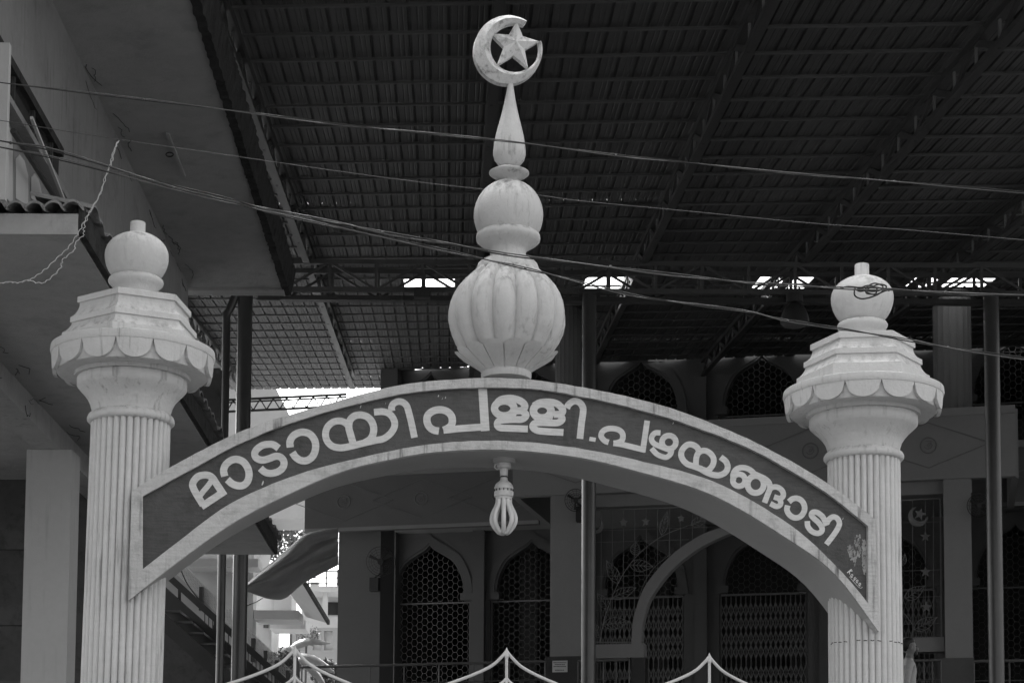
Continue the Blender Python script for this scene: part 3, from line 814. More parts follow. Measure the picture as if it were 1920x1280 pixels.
# ---- lattice cross beam on the posts
YT = 27.4
zt, zb = at(1100, 494, YT).z, at(1100, 546, YT).z
for off in (0, .45):
    y_ = YT + off
    xL, xR = at(524, 520, YT).x - .4, 9.6
    bm_ = thing('lattice_beam', (xL, y_, zb), ('front' if off == 0 else 'rear') + ' one of the twin steel lattice beams crossing under the roof on the posts', 'beam', 'twin lattice beams')
    for zz in (zt, zb):
        MB().box(xL, xR, y_ - .035, y_ + .035, zz - .035, zz + .035).build('chord', 'steel', bm_)
    pitch = (at(1193, 520, YT).x - at(1105.7, 520, YT).x)
    x_ = at(640 + 455 / 2.977, 520, YT).x - pitch * 4
    i = 0
    while x_ < xR - .1:
        if x_ > xL + .05:
            MB().box(x_ - .022, x_ + .022, y_ - .02, y_ + .02, zb + .03, zt - .03).build('web_post', 'steel', bm_)
        if x_ > xL and x_ + pitch < xR:
            a, b = ((x_, zt), (x_ + pitch, zb)) if i % 2 == 0 else ((x_, zb), (x_ + pitch, zt))
            MB().bar((a[0], y_ + .005, a[1]), (b[0], y_ + .005, b[1]), .026, .035).build('diagonal', 'steel', bm_)
        x_ += pitch; i += 1
MB_ = MB().box(at(524, 520, YT).x, 9.6, YT + .1, YT + .24, zb - .12, zb - .05)
tag(MB_.build('gutter_pipe', 'steel_dark'), 'dark square pipe slung just below the lattice beams', 'pipe')
def post(px_, hw, Y, label, ytop=553, pxb=None):
    top_ = at(px_, ytop, Y); bot = at(pxb or px_, 1280, Y)
    rr = hw * Y / F
    t = thing('steel_post', (bot.x, Y, 2.9), label, 'post', 'steel posts of the shed roof')
    MB().tube([(bot.x, Y, 2.904), (bot.x, Y, top_.z)], rr, 32).build('shaft', 'post', t, True, 40)
    MB().lathe([(rr * 1.03, top_.z - 1.55), (rr * 1.03, top_.z - 1.51)], (bot.x, Y), 32).build('weld_ring', 'post', t)
    MB().box(bot.x - rr * 1.5, bot.x + rr * 1.5, Y - rr * 1.3, Y + rr * 1.3, top_.z, top_.z + .05).build('cap_plate', 'steel_dark', t)
    return t, bot.x, top_.z
post(447, 14.2, YT, 'dark steel post with a drain pipe beside it, by the left column')
post(1103, 13.5, YT, 'dark glossy steel post behind the arch, just right of the finial')
post(1869, 14.8, YT, 'dark glossy steel post at the right edge of the photo')
# drain pipe with elbow beside the left post
x0 = at(419, 900, YT - .05).x; z1 = at(419, 590, YT).z; x1 = at(442, 560, YT).x; z2 = at(442, 556, YT).z
MB().tube([(x0, YT - .05, 2.9), (x0, YT - .05, z1 - .1), (x0, YT - .05, z1), (x0 + .04, YT - .05, z1 + .05), (x1, YT - .04, z2), (x1 + .1, YT - .03, z2 + .1)], .062, 12).build('drain_pipe', 'post', None, True, 60)
tag(bpy.data.objects['drain_pipe'], 'thin dark drain pipe bending in to the top of the left post', 'pipe')
# high bay lamp hung from the cross beam
hb = at(1490, 560, YT - .1)
hl = thing('high_bay_lamp', hb, 'dome shaped high bay lamp hanging under the lattice beam near the right ball', 'lamp')
def hrow(rows): return px_prof(1490, YT - .1, rows)
MB().lathe(hrow([(552, 15), (552.5, 16), (567, 16), (568, 14)]), (hb.x, hb.y), 16).build('ballast_box', 'steel_dark', hl)
MB().lathe(hrow([(568, 9), (571, 12), (578, 19), (588, 24), (598, 26.5), (606, 27.5), (607, 26)]), (hb.x, hb.y), 32, cap=False).build('reflector', 'steel_dark', hl, True, 60)
MB().lathe(hrow([(606, 26), (611, 21), (614, 10), (614.5, 1)]), (hb.x, hb.y), 32, cap=False).build('lens', 'steel', hl, True, 60)
fb = at(792, 548, YT - .1)
tag(MB().box(fb.x - .12, fb.x + .12, YT - .2, YT - .05, at(792, 560, YT - .1).z, at(792, 541, YT - .1).z).build('junction_box', 'steel_dark'), 'small dark metal box fixed under the lattice beam left of the dome', 'box')

# ================================================================== TALL BUILDING ON THE LEFT
wd = ray(873, 1622); wd.z = 0; wd = wd / wd.y          # along its wall, per metre of depth
A0 = at(97, 0, 14.0); zs = A0.z
def wallp(Y, z, out=0.0): return Vector((A0.x + wd.x * (Y - A0.y) + out, Y, z))
B0 = at_z(376, 0, zs); far = at_z(541, 551, zs)
ew = (B0.x - wd.x * (B0.y - A0.y)) - A0.x              # eave overhang
yN, yFar = 4.4, far.y
ZLOW = at(146, 443, 12.1).z + .12
tall = thing('plastered_building', wallp(13, 0), 'tall grey plastered building with a deep overhanging eave at the upper left', 'building')
def wbox(mb, Y0, Y1, o0, o1, z0, z1):
    c = [wallp(Y0, 0, o0), wallp(Y0, 0, o1), wallp(Y1, 0, o1), wallp(Y1, 0, o0)]
    return mb.box8([p + Z * z0 for p in c] + [p + Z * z1 for p in c])
wbox(MB(), yN, yFar - .3, -5, 0, ZLOW, zs).build('wall', 'wall_left', tall)
def ragged(mb, Y0, Y1, o, z0, z1):
    """rough broken edge of the eave slab"""
    n = 320
    A, B = [], []
    for i in range(n + 1):
        y = Y0 + (Y1 - Y0) * i / n
        A.append(wallp(y, z0 + random.uniform(-.008, .008), o + random.uniform(-.007, .007)))
        B.append(wallp(y, z1, o + .05 + random.uniform(-.012, .012)))
    return mb.band(A, B, Vector((-.08, 0, 0)))
wbox(MB(), yN, yFar, -5, ew - .04, zs, zs + .16).build('eave_slab', 'soffit_left', tall)
ragged(MB(), yN, yFar + .02, ew, zs - .022, zs + .30).build('eave_edge', 'moss_shade_edge', tall)
wbox(MB(), yFar - .22, yFar - .02, -.2, ew - .06, zs - .03, zs - .001).build('eave_drip', 'soffit_left', tall)
# window in the wall: a recessed opening with bars
def onwall(x, y, o=0.0):
    n = Vector((1, -wd.x, 0)).normalized()
    return on_plane(x, y, wallp(13, 0, o), n)
Wt = onwall(21, 132); Wt2 = onwall(108, 283); Wb2 = onwall(112, 372); Wb = onwall(10, 210)
zt_, zb_ = (Wt.z + Wt2.z) / 2, (Wb2.z + Wb.z) / 2
wnd = wbox(MB(), Wt.y - .9, Wt2.y, .004, .05, zt_ - .05, zt_ + .02).build('window_lintel', 'moss_shade_edge', tall)
pane = wbox(MB(), Wt.y - .9, Wt2.y, .003, .012, zb_, zt_ - .05).build('window_pane', 'glass_dark', tall)
for k in range(4):
    y_ = Wt.y - .9 + (Wt2.y - Wt.y + .9) * (k + .5) / 4
    wbox(MB(), y_ - .02, y_ + .02, .012, .03, zb_, zt_ - .05).build('window_bar', 'steel_dark', pane)
wbox(MB(), Wt.y - .9, Wt2.y + .05, .004, .10, zb_ - .05, zb_).build('window_sill', 'wall_left', tall)
MB().tube([onwall(24, 246, .12), onwall(112, 385, .12)], .02, 10).build('hand_pipe', 'steel_dark', tall)
MB().bar(onwall(59, 221, .16), onwall(122, 381, .16), .022, .022).build('leaning_batten', 'far_white', tall)
for (xa, xb, yt, yb) in [(12, 23, 235, 372), (29, 52, 290, 372), (58, 78, 325, 372)]:
    pl = [(xa, yb), (xa, yt + 8), (xa * .7 + xb * .3, yt), (xa * .3 + xb * .7, yt + 12), (xb, yt + 40), (xb, yb + 14)]
    MB().prism([onwall(x, y, .004) for x, y in pl], Vector((.004, 0, 0))).build('whitewash_patch', 'far_white', tall)
# pipe stub and lamp tube under the eave
e1, e2 = at_z(314, 250, zs - .015), at_z(345, 330, zs - .015)
MB().bar(e1, e2, .03, .022).build('tube_light', 'soffit_left', tall)
MB().tube([at_z(318 + 7 * math.cos(a), 290 + 4 * math.sin(a), zs - .05) for a in [k * .6 for k in range(11)]], .006, 6).build('wire_loop', 'black', tall)
for k in range(26):      # hairline cracks along the joint of wall and eave
    y = random.uniform(9.5, yFar - .6); onsof = k % 2
    a, b = random.uniform(0.0, .10), y
    pts = []
    for q in range(random.randint(4, 9)):
        pts.append(wallp(b, zs - .002, a + .01) if onsof else wallp(b, zs - .02 - a, .002))
        a = max(.0, a + random.uniform(-.025, .03)); b += random.uniform(.02, .10)
    MB().tube(pts, random.uniform(.0022, .0045), 4).build('crack', 'black', tall)
# pale pillar corner at the edge of the frame
p1 = at(12, 372, 11.5); 
pm = MB().box(p1.x - .5, p1.x - .010, 11.5, 11.55, at(12, 374, 11.5).z, at(12, 80, 11.5).z)
tag(pm.build('chimney_stack', 'pillar'), 'pale plastered stack standing on the tiled canopy at the far left edge', 'chimney')

# ================================================================== LOW CANOPY ON THE LEFT
C0 = at(146, 443, 12.1); zl = C0.z
cfar = at_z(515, 1038, zl)
ox = C0.x - A0.x - wd.x * (C0.y - A0.y)                # offset of its edge from the tall wall plane
can = thing('tiled_canopy', wallp(12.1, 0, ox), 'low concrete canopy with clay tiles, beam and square pillar on the left', 'canopy')
wbox(MB(), C0.y, cfar.y, -6, ox, zl, zl + .10).build('slab', 'soffit_left', can)
wbox(MB(), C0.y - .05, C0.y - .002, -6, ox + .01, zl - .004, zl + .135).build('front_fascia', 'canopy', can)
wbox(MB(), C0.y - .05, cfar.y + .01, ox + .012, ox + .05, zl + .0, zl + .18).build('side_fascia', 'moss_shade_edge', can)  # shade on this side is put into the dark colour
wbox(MB(), cfar.y + .002, cfar.y + .06, -3, ox + .011, zl + .0, zl + .14).build('rear_fascia', 'soffit_left', can)
MB().box(at(300, 760, cfar.y + .25).x, at(412, 760, cfar.y + .25).x, cfar.y + .25, cfar.y + .4, at(400, 985, cfar.y + .25).z, at(400, 690, cfar.y + .25).z).build('rear_gable', 'dark_inside', can)
# clay tiles: one row along the front, one along the side
def tile(c, along, out, wdt, ln, up):
    n = 8
    A, B = [], []
    for i in range(n + 1):
        u = -1 + 2 * i / n
        h = .045 * (1 - u * u) - .012 * (u > .6)
        A.append(c + along * (u * wdt / 2) + Z * h)
        B.append(c + along * (u * wdt / 2) - out * ln + Z * (h + up))
    return MB().band(A, B, Z * .016)
fx = Vector((1, 0, 0))
for k in range(14):
    c = wallp(C0.y - .10, zl + .15 + random.uniform(-.006, .006), ox - .02 - .125 * k) 
    tile(c, fx, Vector((0, -1, 0)), .135, .42, .10).build('roof_tile', 'tile', can)
sx_ = Vector((wd.x, 1, 0)).normalized()
for k in range(48):
    y = C0.y + .1 + k * .275
    if y > cfar.y: break
    c = wallp(y, zl + .185 + random.uniform(-.012, .012), ox + .10 + random.uniform(-.02, .02))
    tile(c, sx_, Vector((1, 0, 0)), .27, .42, .09).build('roof_tile', 'tile', can)
wbox(MB(), C0.y + .3, cfar.y - .05, ox - .9, ox - .29, zl + .17, zl + .30).build('roof_bed', 'tile', can)
for k in range(16):
    y = random.uniform(13.5, 18.0); a, b = random.uniform(0, .15), y
    jx = at_z(0, 676, zl); jo_ = jx.x - A0.x - wd.x * (jx.y - A0.y)
    pts = []
    for q in range(random.randint(4, 8)):
        pts.append(wallp(b, zl - .002, jo_ + a + .01) if k % 2 else wallp(b, zl - .01 - a, jo_ + .002))
        a = max(0, a + random.uniform(-.04, .05)); b += random.uniform(.02, .10)
    MB().tube(pts, random.uniform(.002, .004), 4).build('crack', 'black', can)
# beam, pillar and the dark room behind
J = at_z(0, 676, zl); jo = J.x - A0.x - wd.x * (J.y - A0.y)
bd = .226
wbox(MB(), C0.y + .05, cfar.y, jo - .235, jo, zl - bd, zl - .002).build('beam', 'canopy', can)
MB().box(at(46, 1000, 17.5).x, at(131, 1000, 17.5).x, 17.5, 17.84, .004, zl - bd - .003).build('pillar', 'pillar', can)
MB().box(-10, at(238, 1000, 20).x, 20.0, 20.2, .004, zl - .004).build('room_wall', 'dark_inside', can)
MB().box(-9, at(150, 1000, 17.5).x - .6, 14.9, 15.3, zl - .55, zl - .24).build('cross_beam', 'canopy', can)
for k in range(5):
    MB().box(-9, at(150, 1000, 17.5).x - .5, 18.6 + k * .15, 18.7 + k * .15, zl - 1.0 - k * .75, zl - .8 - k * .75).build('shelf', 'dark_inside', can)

# ================================================================== THE MOSQUE
mos = thing('mosque_building', MQ.pt(u_end, -4.4, 2.9), 'two storey mosque front with ogee arched grilles and parapet bands under the shed roof', 'building')
ZF = 3.8
zled = MQ.px(805, 1113.6)[1]; ztip = MQ.px(805, 1022)[1]; HH = ztip - zled
utip = MQ.px(1202, 679)[1]; uled = utip - HH
hw_ = 67.4 * 39.95 / F
WTOP = 12.45
bx = [805, 997, 1202, 1430, 1668, 1905, 2150]
bays = [MQ.px(x, 1050)[0] for x in bx]
edges = [MQ.px(716, 1050)[0]] + [(a + b) / 2 for a, b in zip(bays, bays[1:])] + [bays[-1] + 1.2]
def half_outline(a, zl_, H, z0, rw=1.19):
    o = [(rw * a, z0), (rw * a, zl_ - .17), (1.0 * a, zl_ - .16), (.97 * a, zl_ - .11), (.92 * a, zl_ - .08), (.92 * a, zl_), (1.0 * a, zl_ + .002)]
    c = catmull([(1.0 * a, zl_ + .002 , 0), (1.0 * a, zl_ + .128 * H, 0), (.905 * a, zl_ + .385 * H, 0), (.70 * a, zl_ + .64 * H, 0), (.36 * a, zl_ + .81 * H, 0), (.14 * a, zl_ + .905 * H, 0), (0, zl_ + H, 0)], 4)
    return o + [(p.x, p.y) for p in c[1:]]
def inside(poly, x, y):
    c = False
    j = len(poly) - 1
    for i in range(len(poly)):
        xi, yi = poly[i]; xj, yj = poly[j]
        if (yi > y) != (yj > y) and x < (xj - xi) * (y - yi) / (yj - yi) + xi: c = not c
        j = i
    return c
def bay_wall(uc, uL, uR, zl_, H, z0, z1, name):
    ho = half_outline(hw_, zl_, H, z0)
    mb = MB()
    for sgn, ub in ((-1, uL), (1, uR)):
        V = []
        for du, z in ho:
            V += [MQ.pt(uc + sgn * du, 0, z), MQ.pt(ub, 0, z)]
        V += [MQ.pt(uc, 0, z1), MQ.pt(ub, 0, z1)]
        n = len(V) // 2
        fs = [(2 * i, 2 * i + 1, 2 * i + 3, 2 * i + 2) for i in range(n - 1) if (V[2 * i] - V[2 * i + 2]).length > 1e-4 and abs(V[2 * i + 1].z - V[2 * i + 3].z) > 1e-5]
        mb.add(V, fs)
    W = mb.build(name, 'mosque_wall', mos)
    # reveal
    full = [(uc - d, z) for d, z in ho] + [(uc + d, z) for d, z in reversed(ho[:-1])]
    rv = MB()
    V = []
    for u, z in full: V += [MQ.pt(u, 0, z), MQ.pt(u, .22, z)]
    rv.add(V, [(2 * i, 2 * i + 1, 2 * i + 3, 2 * i + 2) for i in range(len(full) - 1)])
    rv.build('reveal', 'mosque_wall', W)
    # raised archivolt round the ogee
    up = [p for p in ho if p[1] >= zl_ - 1e-4][1:]
    inn_ = [(uc - d * 1.06, zl_ + (z - zl_) * 1.05) for d, z in up] + [(uc + d * 1.06, zl_ + (z - zl_) * 1.05) for d, z in reversed(up[:-1])]
    out_ = [(uc - d * 1.26, zl_ + (z - zl_) * 1.24) for d, z in up] + [(uc + d * 1.26, zl_ + (z - zl_) * 1.24) for d, z in reversed(up[:-1])]
    MB().band([MQ.pt(u, -.03, z) for u, z in inn_], [MQ.pt(u, -.03, z) for u, z in out_], MQ.V * .028).build('archivolt', 'mosque_wall', W)
    for sg in (-1, 1):     # impost block under each springing
        MB().fbox(MQ, min(uc + sg * hw_ * .93, uc + sg * hw_ * 1.3), max(uc + sg * hw_ * .93, uc + sg * hw_ * 1.3), -.05, -.002, zl_ - .15, zl_ + .0).build('impost', 'mosque_wall', W)
    return full
def hexmesh(poly, v, p=.114, h=.150, thick=.009, zmin=None):
    us = [a for a, b in poly]; zs_ = [b for a, b in poly]
    u0, u1, z0, z1 = min(us), max(us), min(zs_), max(zs_)
    e, Rr = p / 3, 2 * p / 3
    mb = MB()
    i = 0
    u = u0
    while u < u1 + p:
        z = z0 + (h / 2 if i % 2 else 0)
        while z < z1 + h:
            pts = [(u - Rr, z), (u - e, z - h / 2), (u + e, z - h / 2), (u + Rr, z)]
            for a, b in zip(pts, pts[1:]):
                if inside(poly, (a[0] + b[0]) / 2, (a[1] + b[1]) / 2):
                    A, B = MQ.pt(a[0], v, a[1]), MQ.pt(b[0], v, b[1])
                    d = (B - A).normalized(); nn = d.cross(MQ.V) * (thick / 2)
                    mb.add([A - nn, A + nn, A + MQ.V * thick, B - nn, B + nn, B + MQ.V * thick], [(0, 1, 4, 3), (1, 2, 5, 4), (2, 0, 3, 5)])
            z += h
        u += p; i += 1
    return mb
ords = ['leftmost', 'second', 'third', 'fourth', 'fifth', 'sixth', 'seventh']
for i, uc in enumerate(bays):
    uL, uR = edges[i], edges[i + 1]
    full = bay_wall(uc, uL, uR, zled, HH, ZF, uled - 1.6, 'lower_wall')
    if i in (2, 3, 4):
        poly = [p for p in full if p[1] > zled - .175]
    else:
        poly = full
    hexmesh(poly, .10).build('hexagon_grille', 'grille', mos, kind='stuff')
    ho = half_outline(hw_, zled, HH, ZF)
    MB().fbox(MQ, uc - 1.18 * hw_, uc + 1.18 * hw_, .085, .115, zled - .20, zled - .17).build('grille_rail', 'grille', mos)
    for sg in (-1, 1):
        MB().fbox(MQ, uc + sg * 1.17 * hw_ - .015, uc + sg * 1.17 * hw_ + .015, .085, .115, ZF, zled - .17).build('grille_stile', 'grille', mos)
    # upper storey
    fu = bay_wall(uc, uL, uR, uled, HH, uled - 1.6, WTOP, 'upper_wall')
    hexmesh(fu, .10).build('hexagon_grille', 'grille', mos, kind='stuff')
    MB().fbox(MQ, uc - 1.18 * hw_, uc + 1.18 * hw_, .085, .115, uled - .20, uled - .17).build('grille_rail', 'grille', mos)
    if i > 0:
        MB().fbox(MQ, uL - .13, uL + .13, -.16, -.002, ZF, WTOP).build('pilaster', 'mosque_wall', mos)
# folding gates in three of the bays
for i in (2, 3, 4):
    uc = bays[i]; a = 1.14 * hw_
    g = thing('folding_gate', MQ.pt(uc, .06, ZF), ['', '', 'folding lattice gate in the bay half hidden by the curved porch band', 'wide folding lattice gate in the bay right of the curved porch band', 'folding lattice gate seen right of the right column'][i], 'gate', 'folding gates of the mosque')
    ztop = zled - .19
    nb = 17
    bars, lat = MB(), MB()
    for k in range(nb + 1):
        u = uc - a + 2 * a * k / nb
        bars.fbox(MQ, u - .008, u + .008, .05, .062, ZF, ztop)
        if k < nb:
            u2 = uc - a + 2 * a * (k + 1) / nb
            for zt0 in (ztop - .18, ztop - .78, ztop - 1.5, ztop - 2.1):
                for (za, zb2) in ((zt0, zt0 - .28), (zt0 - .28, zt0), (zt0 - .28, zt0 - .56), (zt0 - .56, zt0 - .28)):
                    lat.bar(MQ.pt(u, .045, za), MQ.pt(u2, .045, zb2), .006, .02, MQ.V.cross(Z))
    bars.build('upright', 'grille', g, kind='stuff'); lat.build('lattice', 'grille', g, kind='stuff')
    MB().fbox(MQ, uc - a, uc + a, .03, .08, ztop - .02, ztop + .02).build('top_track', 'grille', g)
# rooms behind (dim), floors
uA, uB = MQ.px(640, 1000, -3)[0], edges[-1]
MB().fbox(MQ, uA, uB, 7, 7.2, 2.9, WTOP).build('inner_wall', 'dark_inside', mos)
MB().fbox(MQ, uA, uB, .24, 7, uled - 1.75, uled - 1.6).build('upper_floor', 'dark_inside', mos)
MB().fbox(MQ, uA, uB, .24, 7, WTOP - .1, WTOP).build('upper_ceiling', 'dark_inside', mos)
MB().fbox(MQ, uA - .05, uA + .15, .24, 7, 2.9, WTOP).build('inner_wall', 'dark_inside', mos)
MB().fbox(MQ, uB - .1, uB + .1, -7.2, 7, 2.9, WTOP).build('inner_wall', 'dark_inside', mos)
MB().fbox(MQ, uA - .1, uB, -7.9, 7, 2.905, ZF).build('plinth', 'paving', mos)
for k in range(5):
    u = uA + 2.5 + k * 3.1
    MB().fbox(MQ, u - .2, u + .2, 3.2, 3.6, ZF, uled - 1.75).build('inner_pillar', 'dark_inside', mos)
# end pier of the left wing
VL, VP = -4.45, -7.3
a0, a1 = MQ.px(634, 1100, -4.1)[0], MQ.px(713, 1100, -4.1)[0]
zfb = MQ.px(780, 990, VL)[1]
MB().fbox(MQ, a0, a1, -4.1, -3.5, 2.9, zfb + .3).build('pier', 'mosque_wall', mos)
b1 = MQ.px(722, 1100, -3.5)[0]
MB().fbox(MQ, a1 - .2, b1, -3.5, -2.9, 2.9, zfb + .3).build('pier', 'mosque_wall', mos)
MB().fbox(MQ, a0, edges[0] + .02, -.3, .2, 2.9, WTOP).build('end_wall', 'mosque_wall', mos)
# parapet bands
def parapet(x0, x1, v, zbot, ztop_, name, medal, flip=0):
    u0, u1 = MQ.px(x0, 920, v)[0], MQ.px(x1, 920, v)[0]
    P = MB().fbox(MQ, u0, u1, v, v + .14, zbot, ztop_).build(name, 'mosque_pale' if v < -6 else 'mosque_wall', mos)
    MB().fbox(MQ, u0, u1, v - .03, v - .001, ztop_ - .10, ztop_ + .03).build('coping', 'mosque_pale', P)
    MB().fbox(MQ, u0, u1, v - .012, v - .001, zbot, zbot + .07).build('drip_band', 'mosque_pale', P)
    MB().fbox(MQ, u0, u1, v + .14, -.002, zbot + .72, zbot + .88).build('balcony_slab', 'mosque_pale', P)
    zc = (zbot + ztop_) / 2; hh_ = (ztop_ - zbot) * .33
    for um in medal:
        um = MQ.px(um, 920, v)[0]
        for sg in (-1, 1):
            MB().bar(MQ.pt(um - 1.0 * sg, v - .004, zc), MQ.pt(um, v - .004, zc + hh_), .012, .02, MQ.V).build('relief_line', 'groove', P)
            MB().bar(MQ.pt(um - 1.0 * sg, v - .004, zc), MQ.pt(um, v - .004, zc - hh_), .012, .02, MQ.V).build('relief_line', 'groove', P)
        ring = [MQ.pt(um + .13 * math.cos(k * math.pi / 12), v - .002, zc + .13 * math.sin(k * math.pi / 12)) for k in range(24)]
        md = MB().tube(ring, .012, 6, True).build('medallion', 'groove', P)
        sq = catmull([MQ.pt(um + x, v - .002, zc + z) for x, z in [(-.07, -.02), (-.03, -.06), (.03, -.05), (.06, 0), (.02, .04), (-.02, .0), (.0, -.02), (.05, .06), (-.05, .07)]], 3)
        MB().tube(sq, .007, 5).build('medallion_script', 'groove', md)
    return P
ztopP = MQ.px(1344, 790, VP)[1]; zbotP = MQ.px(1200, 921, VP)[1]
parapet(962, 1906, VP, zbotP, ztopP, 'porch_parapet', [1080, 1300, 1520, 1742])
parapet(572, 1010, VL, zfb, zfb + (ztopP - zbotP), 'wing_parapet', [645, 790, 935])
zwb = MQ.px(1905, 958, VL)[1]
parapet(1880, 2150, VL, zfb, zfb + (ztopP - zbotP), 'wing_parapet', [2010])
# porch: side cheek walls of its balcony
for xx in (964, 1904):
    u = MQ.px(xx, 920, VP)[0]
    MB().fbox(MQ, u - .06, u + .06, VP + .14, VL, zbotP, ztopP).build('porch_cheek', 'mosque_pale', mos)
# upper fluted columns
def fluted(px_, hwpx, v, y0, name='fluted_column'):
    u = MQ.px(px_, 700, v)[0]; z0 = MQ.px(px_, y0, v)[1]
    c = MQ.pt(u, v, 0); rr = hwpx * c.y / F
    mod = lambda th, i: 1 - .055 * abs(math.sin(9 * th)) ** .6
    st = solve_st(c); ztop_ = roof(st[0], st[1], -.06).z
    MB().lathe([(rr, z0), (rr, ztop_)], (c.x, c.y), 18 * 8, mod).build(name, 'mosque_wall', mos, True, 35)
fluted(1786, 36, -6.3, 775); fluted(1065, 25, -6.3, 780)
# porch pillars on granite bases
for xa, xb, wb, yb in ((1031, 1090, 6, 1230), (1771, 1823, 6, 1233)):
    u0, u1 = MQ.px(xa, 1100, VP)[0], MQ.px(xb, 1100, VP)[0]
    zb_2 = MQ.px((xa + xb) / 2, yb, VP)[1]
    MB().fbox(MQ, u0, u1, VP + .02, VP + .5, zb_2, zbotP + .1).build('porch_pillar', 'mosque_pale', mos)
    MB().fbox(MQ, u0 - .06, u1 - .1 + .12, VP - .04, VP + .56, 2.905, zb_2).build('granite_base', 'granite', mos)
# porch beam and pointed arch band
u0, u1 = MQ.px(1031, 940, VP + .1)[0], MQ.px(1823, 940, VP + .1)[0]
MB().fbox(MQ, u0, u1, VP + .16, VP + .44, MQ.px(1200, 946, VP + .1)[1], zbotP + .1).build('porch_beam', 'mosque_pale', mos)
outer_ = [(1184, 1206), (1185, 1180), (1189, 1153), (1205, 1106), (1231, 1069), (1266, 1034), (1313, 1003), (1355, 987), (1400, 972), (1428, 960)]
inner_ = [(1203, 1206), (1204, 1182), (1207, 1160), (1219, 1123), (1243, 1087), (1273, 1055), (1320, 1022), (1374, 997), (1408, 985), (1428, 974)]
oc = [MQ.px(p.x, p.y, VP + .2) for p in catmull([(a, b, 0) for a, b in outer_], 4)]
ic = [MQ.px(p.x, p.y, VP + .2) for p in catmull([(a, b, 0) for a, b in inner_], 4)]
um = oc[-1][0]
oc2 = [(2 * um - u, z) for u, z in reversed(oc)]; ic2 = [(2 * um - u, z) for u, z in reversed(ic)]
MB().band([MQ.pt(u, VP + .2, z) for u, z in oc + oc2[1:]], [MQ.pt(u, VP + .2, z) for u, z in ic + ic2[1:]], MQ.V * .22).build('porch_arch', 'mosque_pale', mos)
zq0, zq1 = MQ.px(1150, 1233, VP + .2)[1], MQ.px(1150, 1207, VP + .2)[1]
ua, ub = MQ.px(1090, 1220, VP + .2)[0], MQ.px(1208, 1220, VP + .2)[0]
MB().fbox(MQ, ua, ub, VP + .19, VP + .45, zq0, zq1).build('porch_sill', 'mosque_pale', mos)
MB().fbox(MQ, 2 * um - ub, MQ.px(1771, 1220, VP + .2)[0], VP + .19, VP + .45, zq0, zq1).build('porch_sill', 'mosque_pale', mos)
MB().fbox(MQ, ub - .22, ub + .02, VP + .17, VP + .47, 2.905, zq0).build('granite_base', 'granite', mos)
MB().fbox(MQ, 2 * um - ub - .02, 2 * um - ub + .22, VP + .17, VP + .47, 2.905, zq0).build('granite_base', 'granite', mos)

# ---- wire screens with stars and leaves in the porch spandrels
VS = VP + .28
def sp(x, y): 
    u, z = MQ.px(x, y, VS); return MQ.pt(u, VS, z)
def star5(cx, cy, r, rot=0, r2=.42):
    return [(cx + (r if i % 2 == 0 else r * r2) * math.sin(i * math.pi / 5 + rot), cy - (r if i % 2 == 0 else r * r2) * math.cos(i * math.pi / 5 + rot)) for i in range(10)]
def plate(pts, par, name='star'):
    MB().prism([sp(x, y) for x, y in pts], MQ.V * .012).build(name, 'wire_art', par)
def leafw(par, bx_, by, tx, ty, wdt):
    mb = MB()
    d = Vector((tx - bx_, ty - by, 0)); n_ = Vector((-d.y, d.x, 0)).normalized() * wdt
    f_ = lambda t, s: (bx_ + d.x * t + n_.x * s, by + d.y * t + n_.y * s)
    for sg in (-1, 1):
        pts = [f_(t, sg * math.sin(math.pi * t ** .75) * (1 if t < .9 else .8)) for t in [k / 10 for k in range(11)]]
        mb.tube([sp(*p) for p in pts], .0055, 4)
        for t in (.15, .3, .45, .6):
            mb.tube([sp(*f_(t, 0)), sp(*f_(t + .18, sg * math.sin(math.pi * (t + .18) ** .75) * .93))], .0045, 4)
    mb.tube([sp(*f_(0, 0)), sp(*f_(1, 0))], .005, 4)
    mb.build('leaf', 'wire_art', par)
def wires(par, xv, yh, y0, y1, x0, x1, curve_in=None):
    for x in xv:
        MB().tube([sp(x, y0), sp(x, y1(x))], .004, 4).build('wire', 'grille', par)
    for y in yh:
        MB().tube([sp(x0, y), sp(x1(y), y - (x1(y) - x0) * .03)], .004, 4).build('wire', 'grille', par)
def arch_y(x):
    for a, b in zip(outer_, outer_[1:]):
        if a[0] <= x <= b[0]: return a[1] + (b[1] - a[1]) * (x - a[0]) / (b[0] - a[0] + 1e-6)
    return 1205 if x < 1184 else 972
def arch_x(y):
    for a, b in zip(outer_, outer_[1:]):
        if b[1] <= y <= a[1]: return b[0] + (a[0] - b[0]) * (y - b[1]) / (a[1] - b[1] + 1e-6)
    return 1400
sc1 = thing('wire_screen', sp(1150, 1205), 'wire screen with stars and leaves left of the curved porch band', 'screen', 'decorative wire screens of the porch')
MB().bar(sp(1094, 957), sp(1415, 946), .02, .02).build('frame_rail', 'grille', sc1)
MB().bar(sp(1096, 1203), sp(1183, 1203), .02, .02).build('frame_rail', 'grille', sc1)
MB().bar(sp(1096, 957), sp(1096, 1203), .02, .02).build('frame_stile', 'grille', sc1)
wires(sc1, [1127, 1148, 1169, 1190, 1212, 1233, 1255, 1276, 1298, 1320], [995, 1017, 1081, 1144], 954, arch_y, 1096, arch_x)
for c in ((1169, 979, 10), (1211, 977, 9), (1277, 971, 8)): plate(star5(*c), sc1)
cres = [(p[0], p[1]) for p in arc(1116, 985, 15, R(-100), R(60), 14)] + [(p[0], p[1]) for p in reversed(arc(1112, 980, 15, R(-80), R(40), 14))]
plate(cres, sc1, 'crescent')
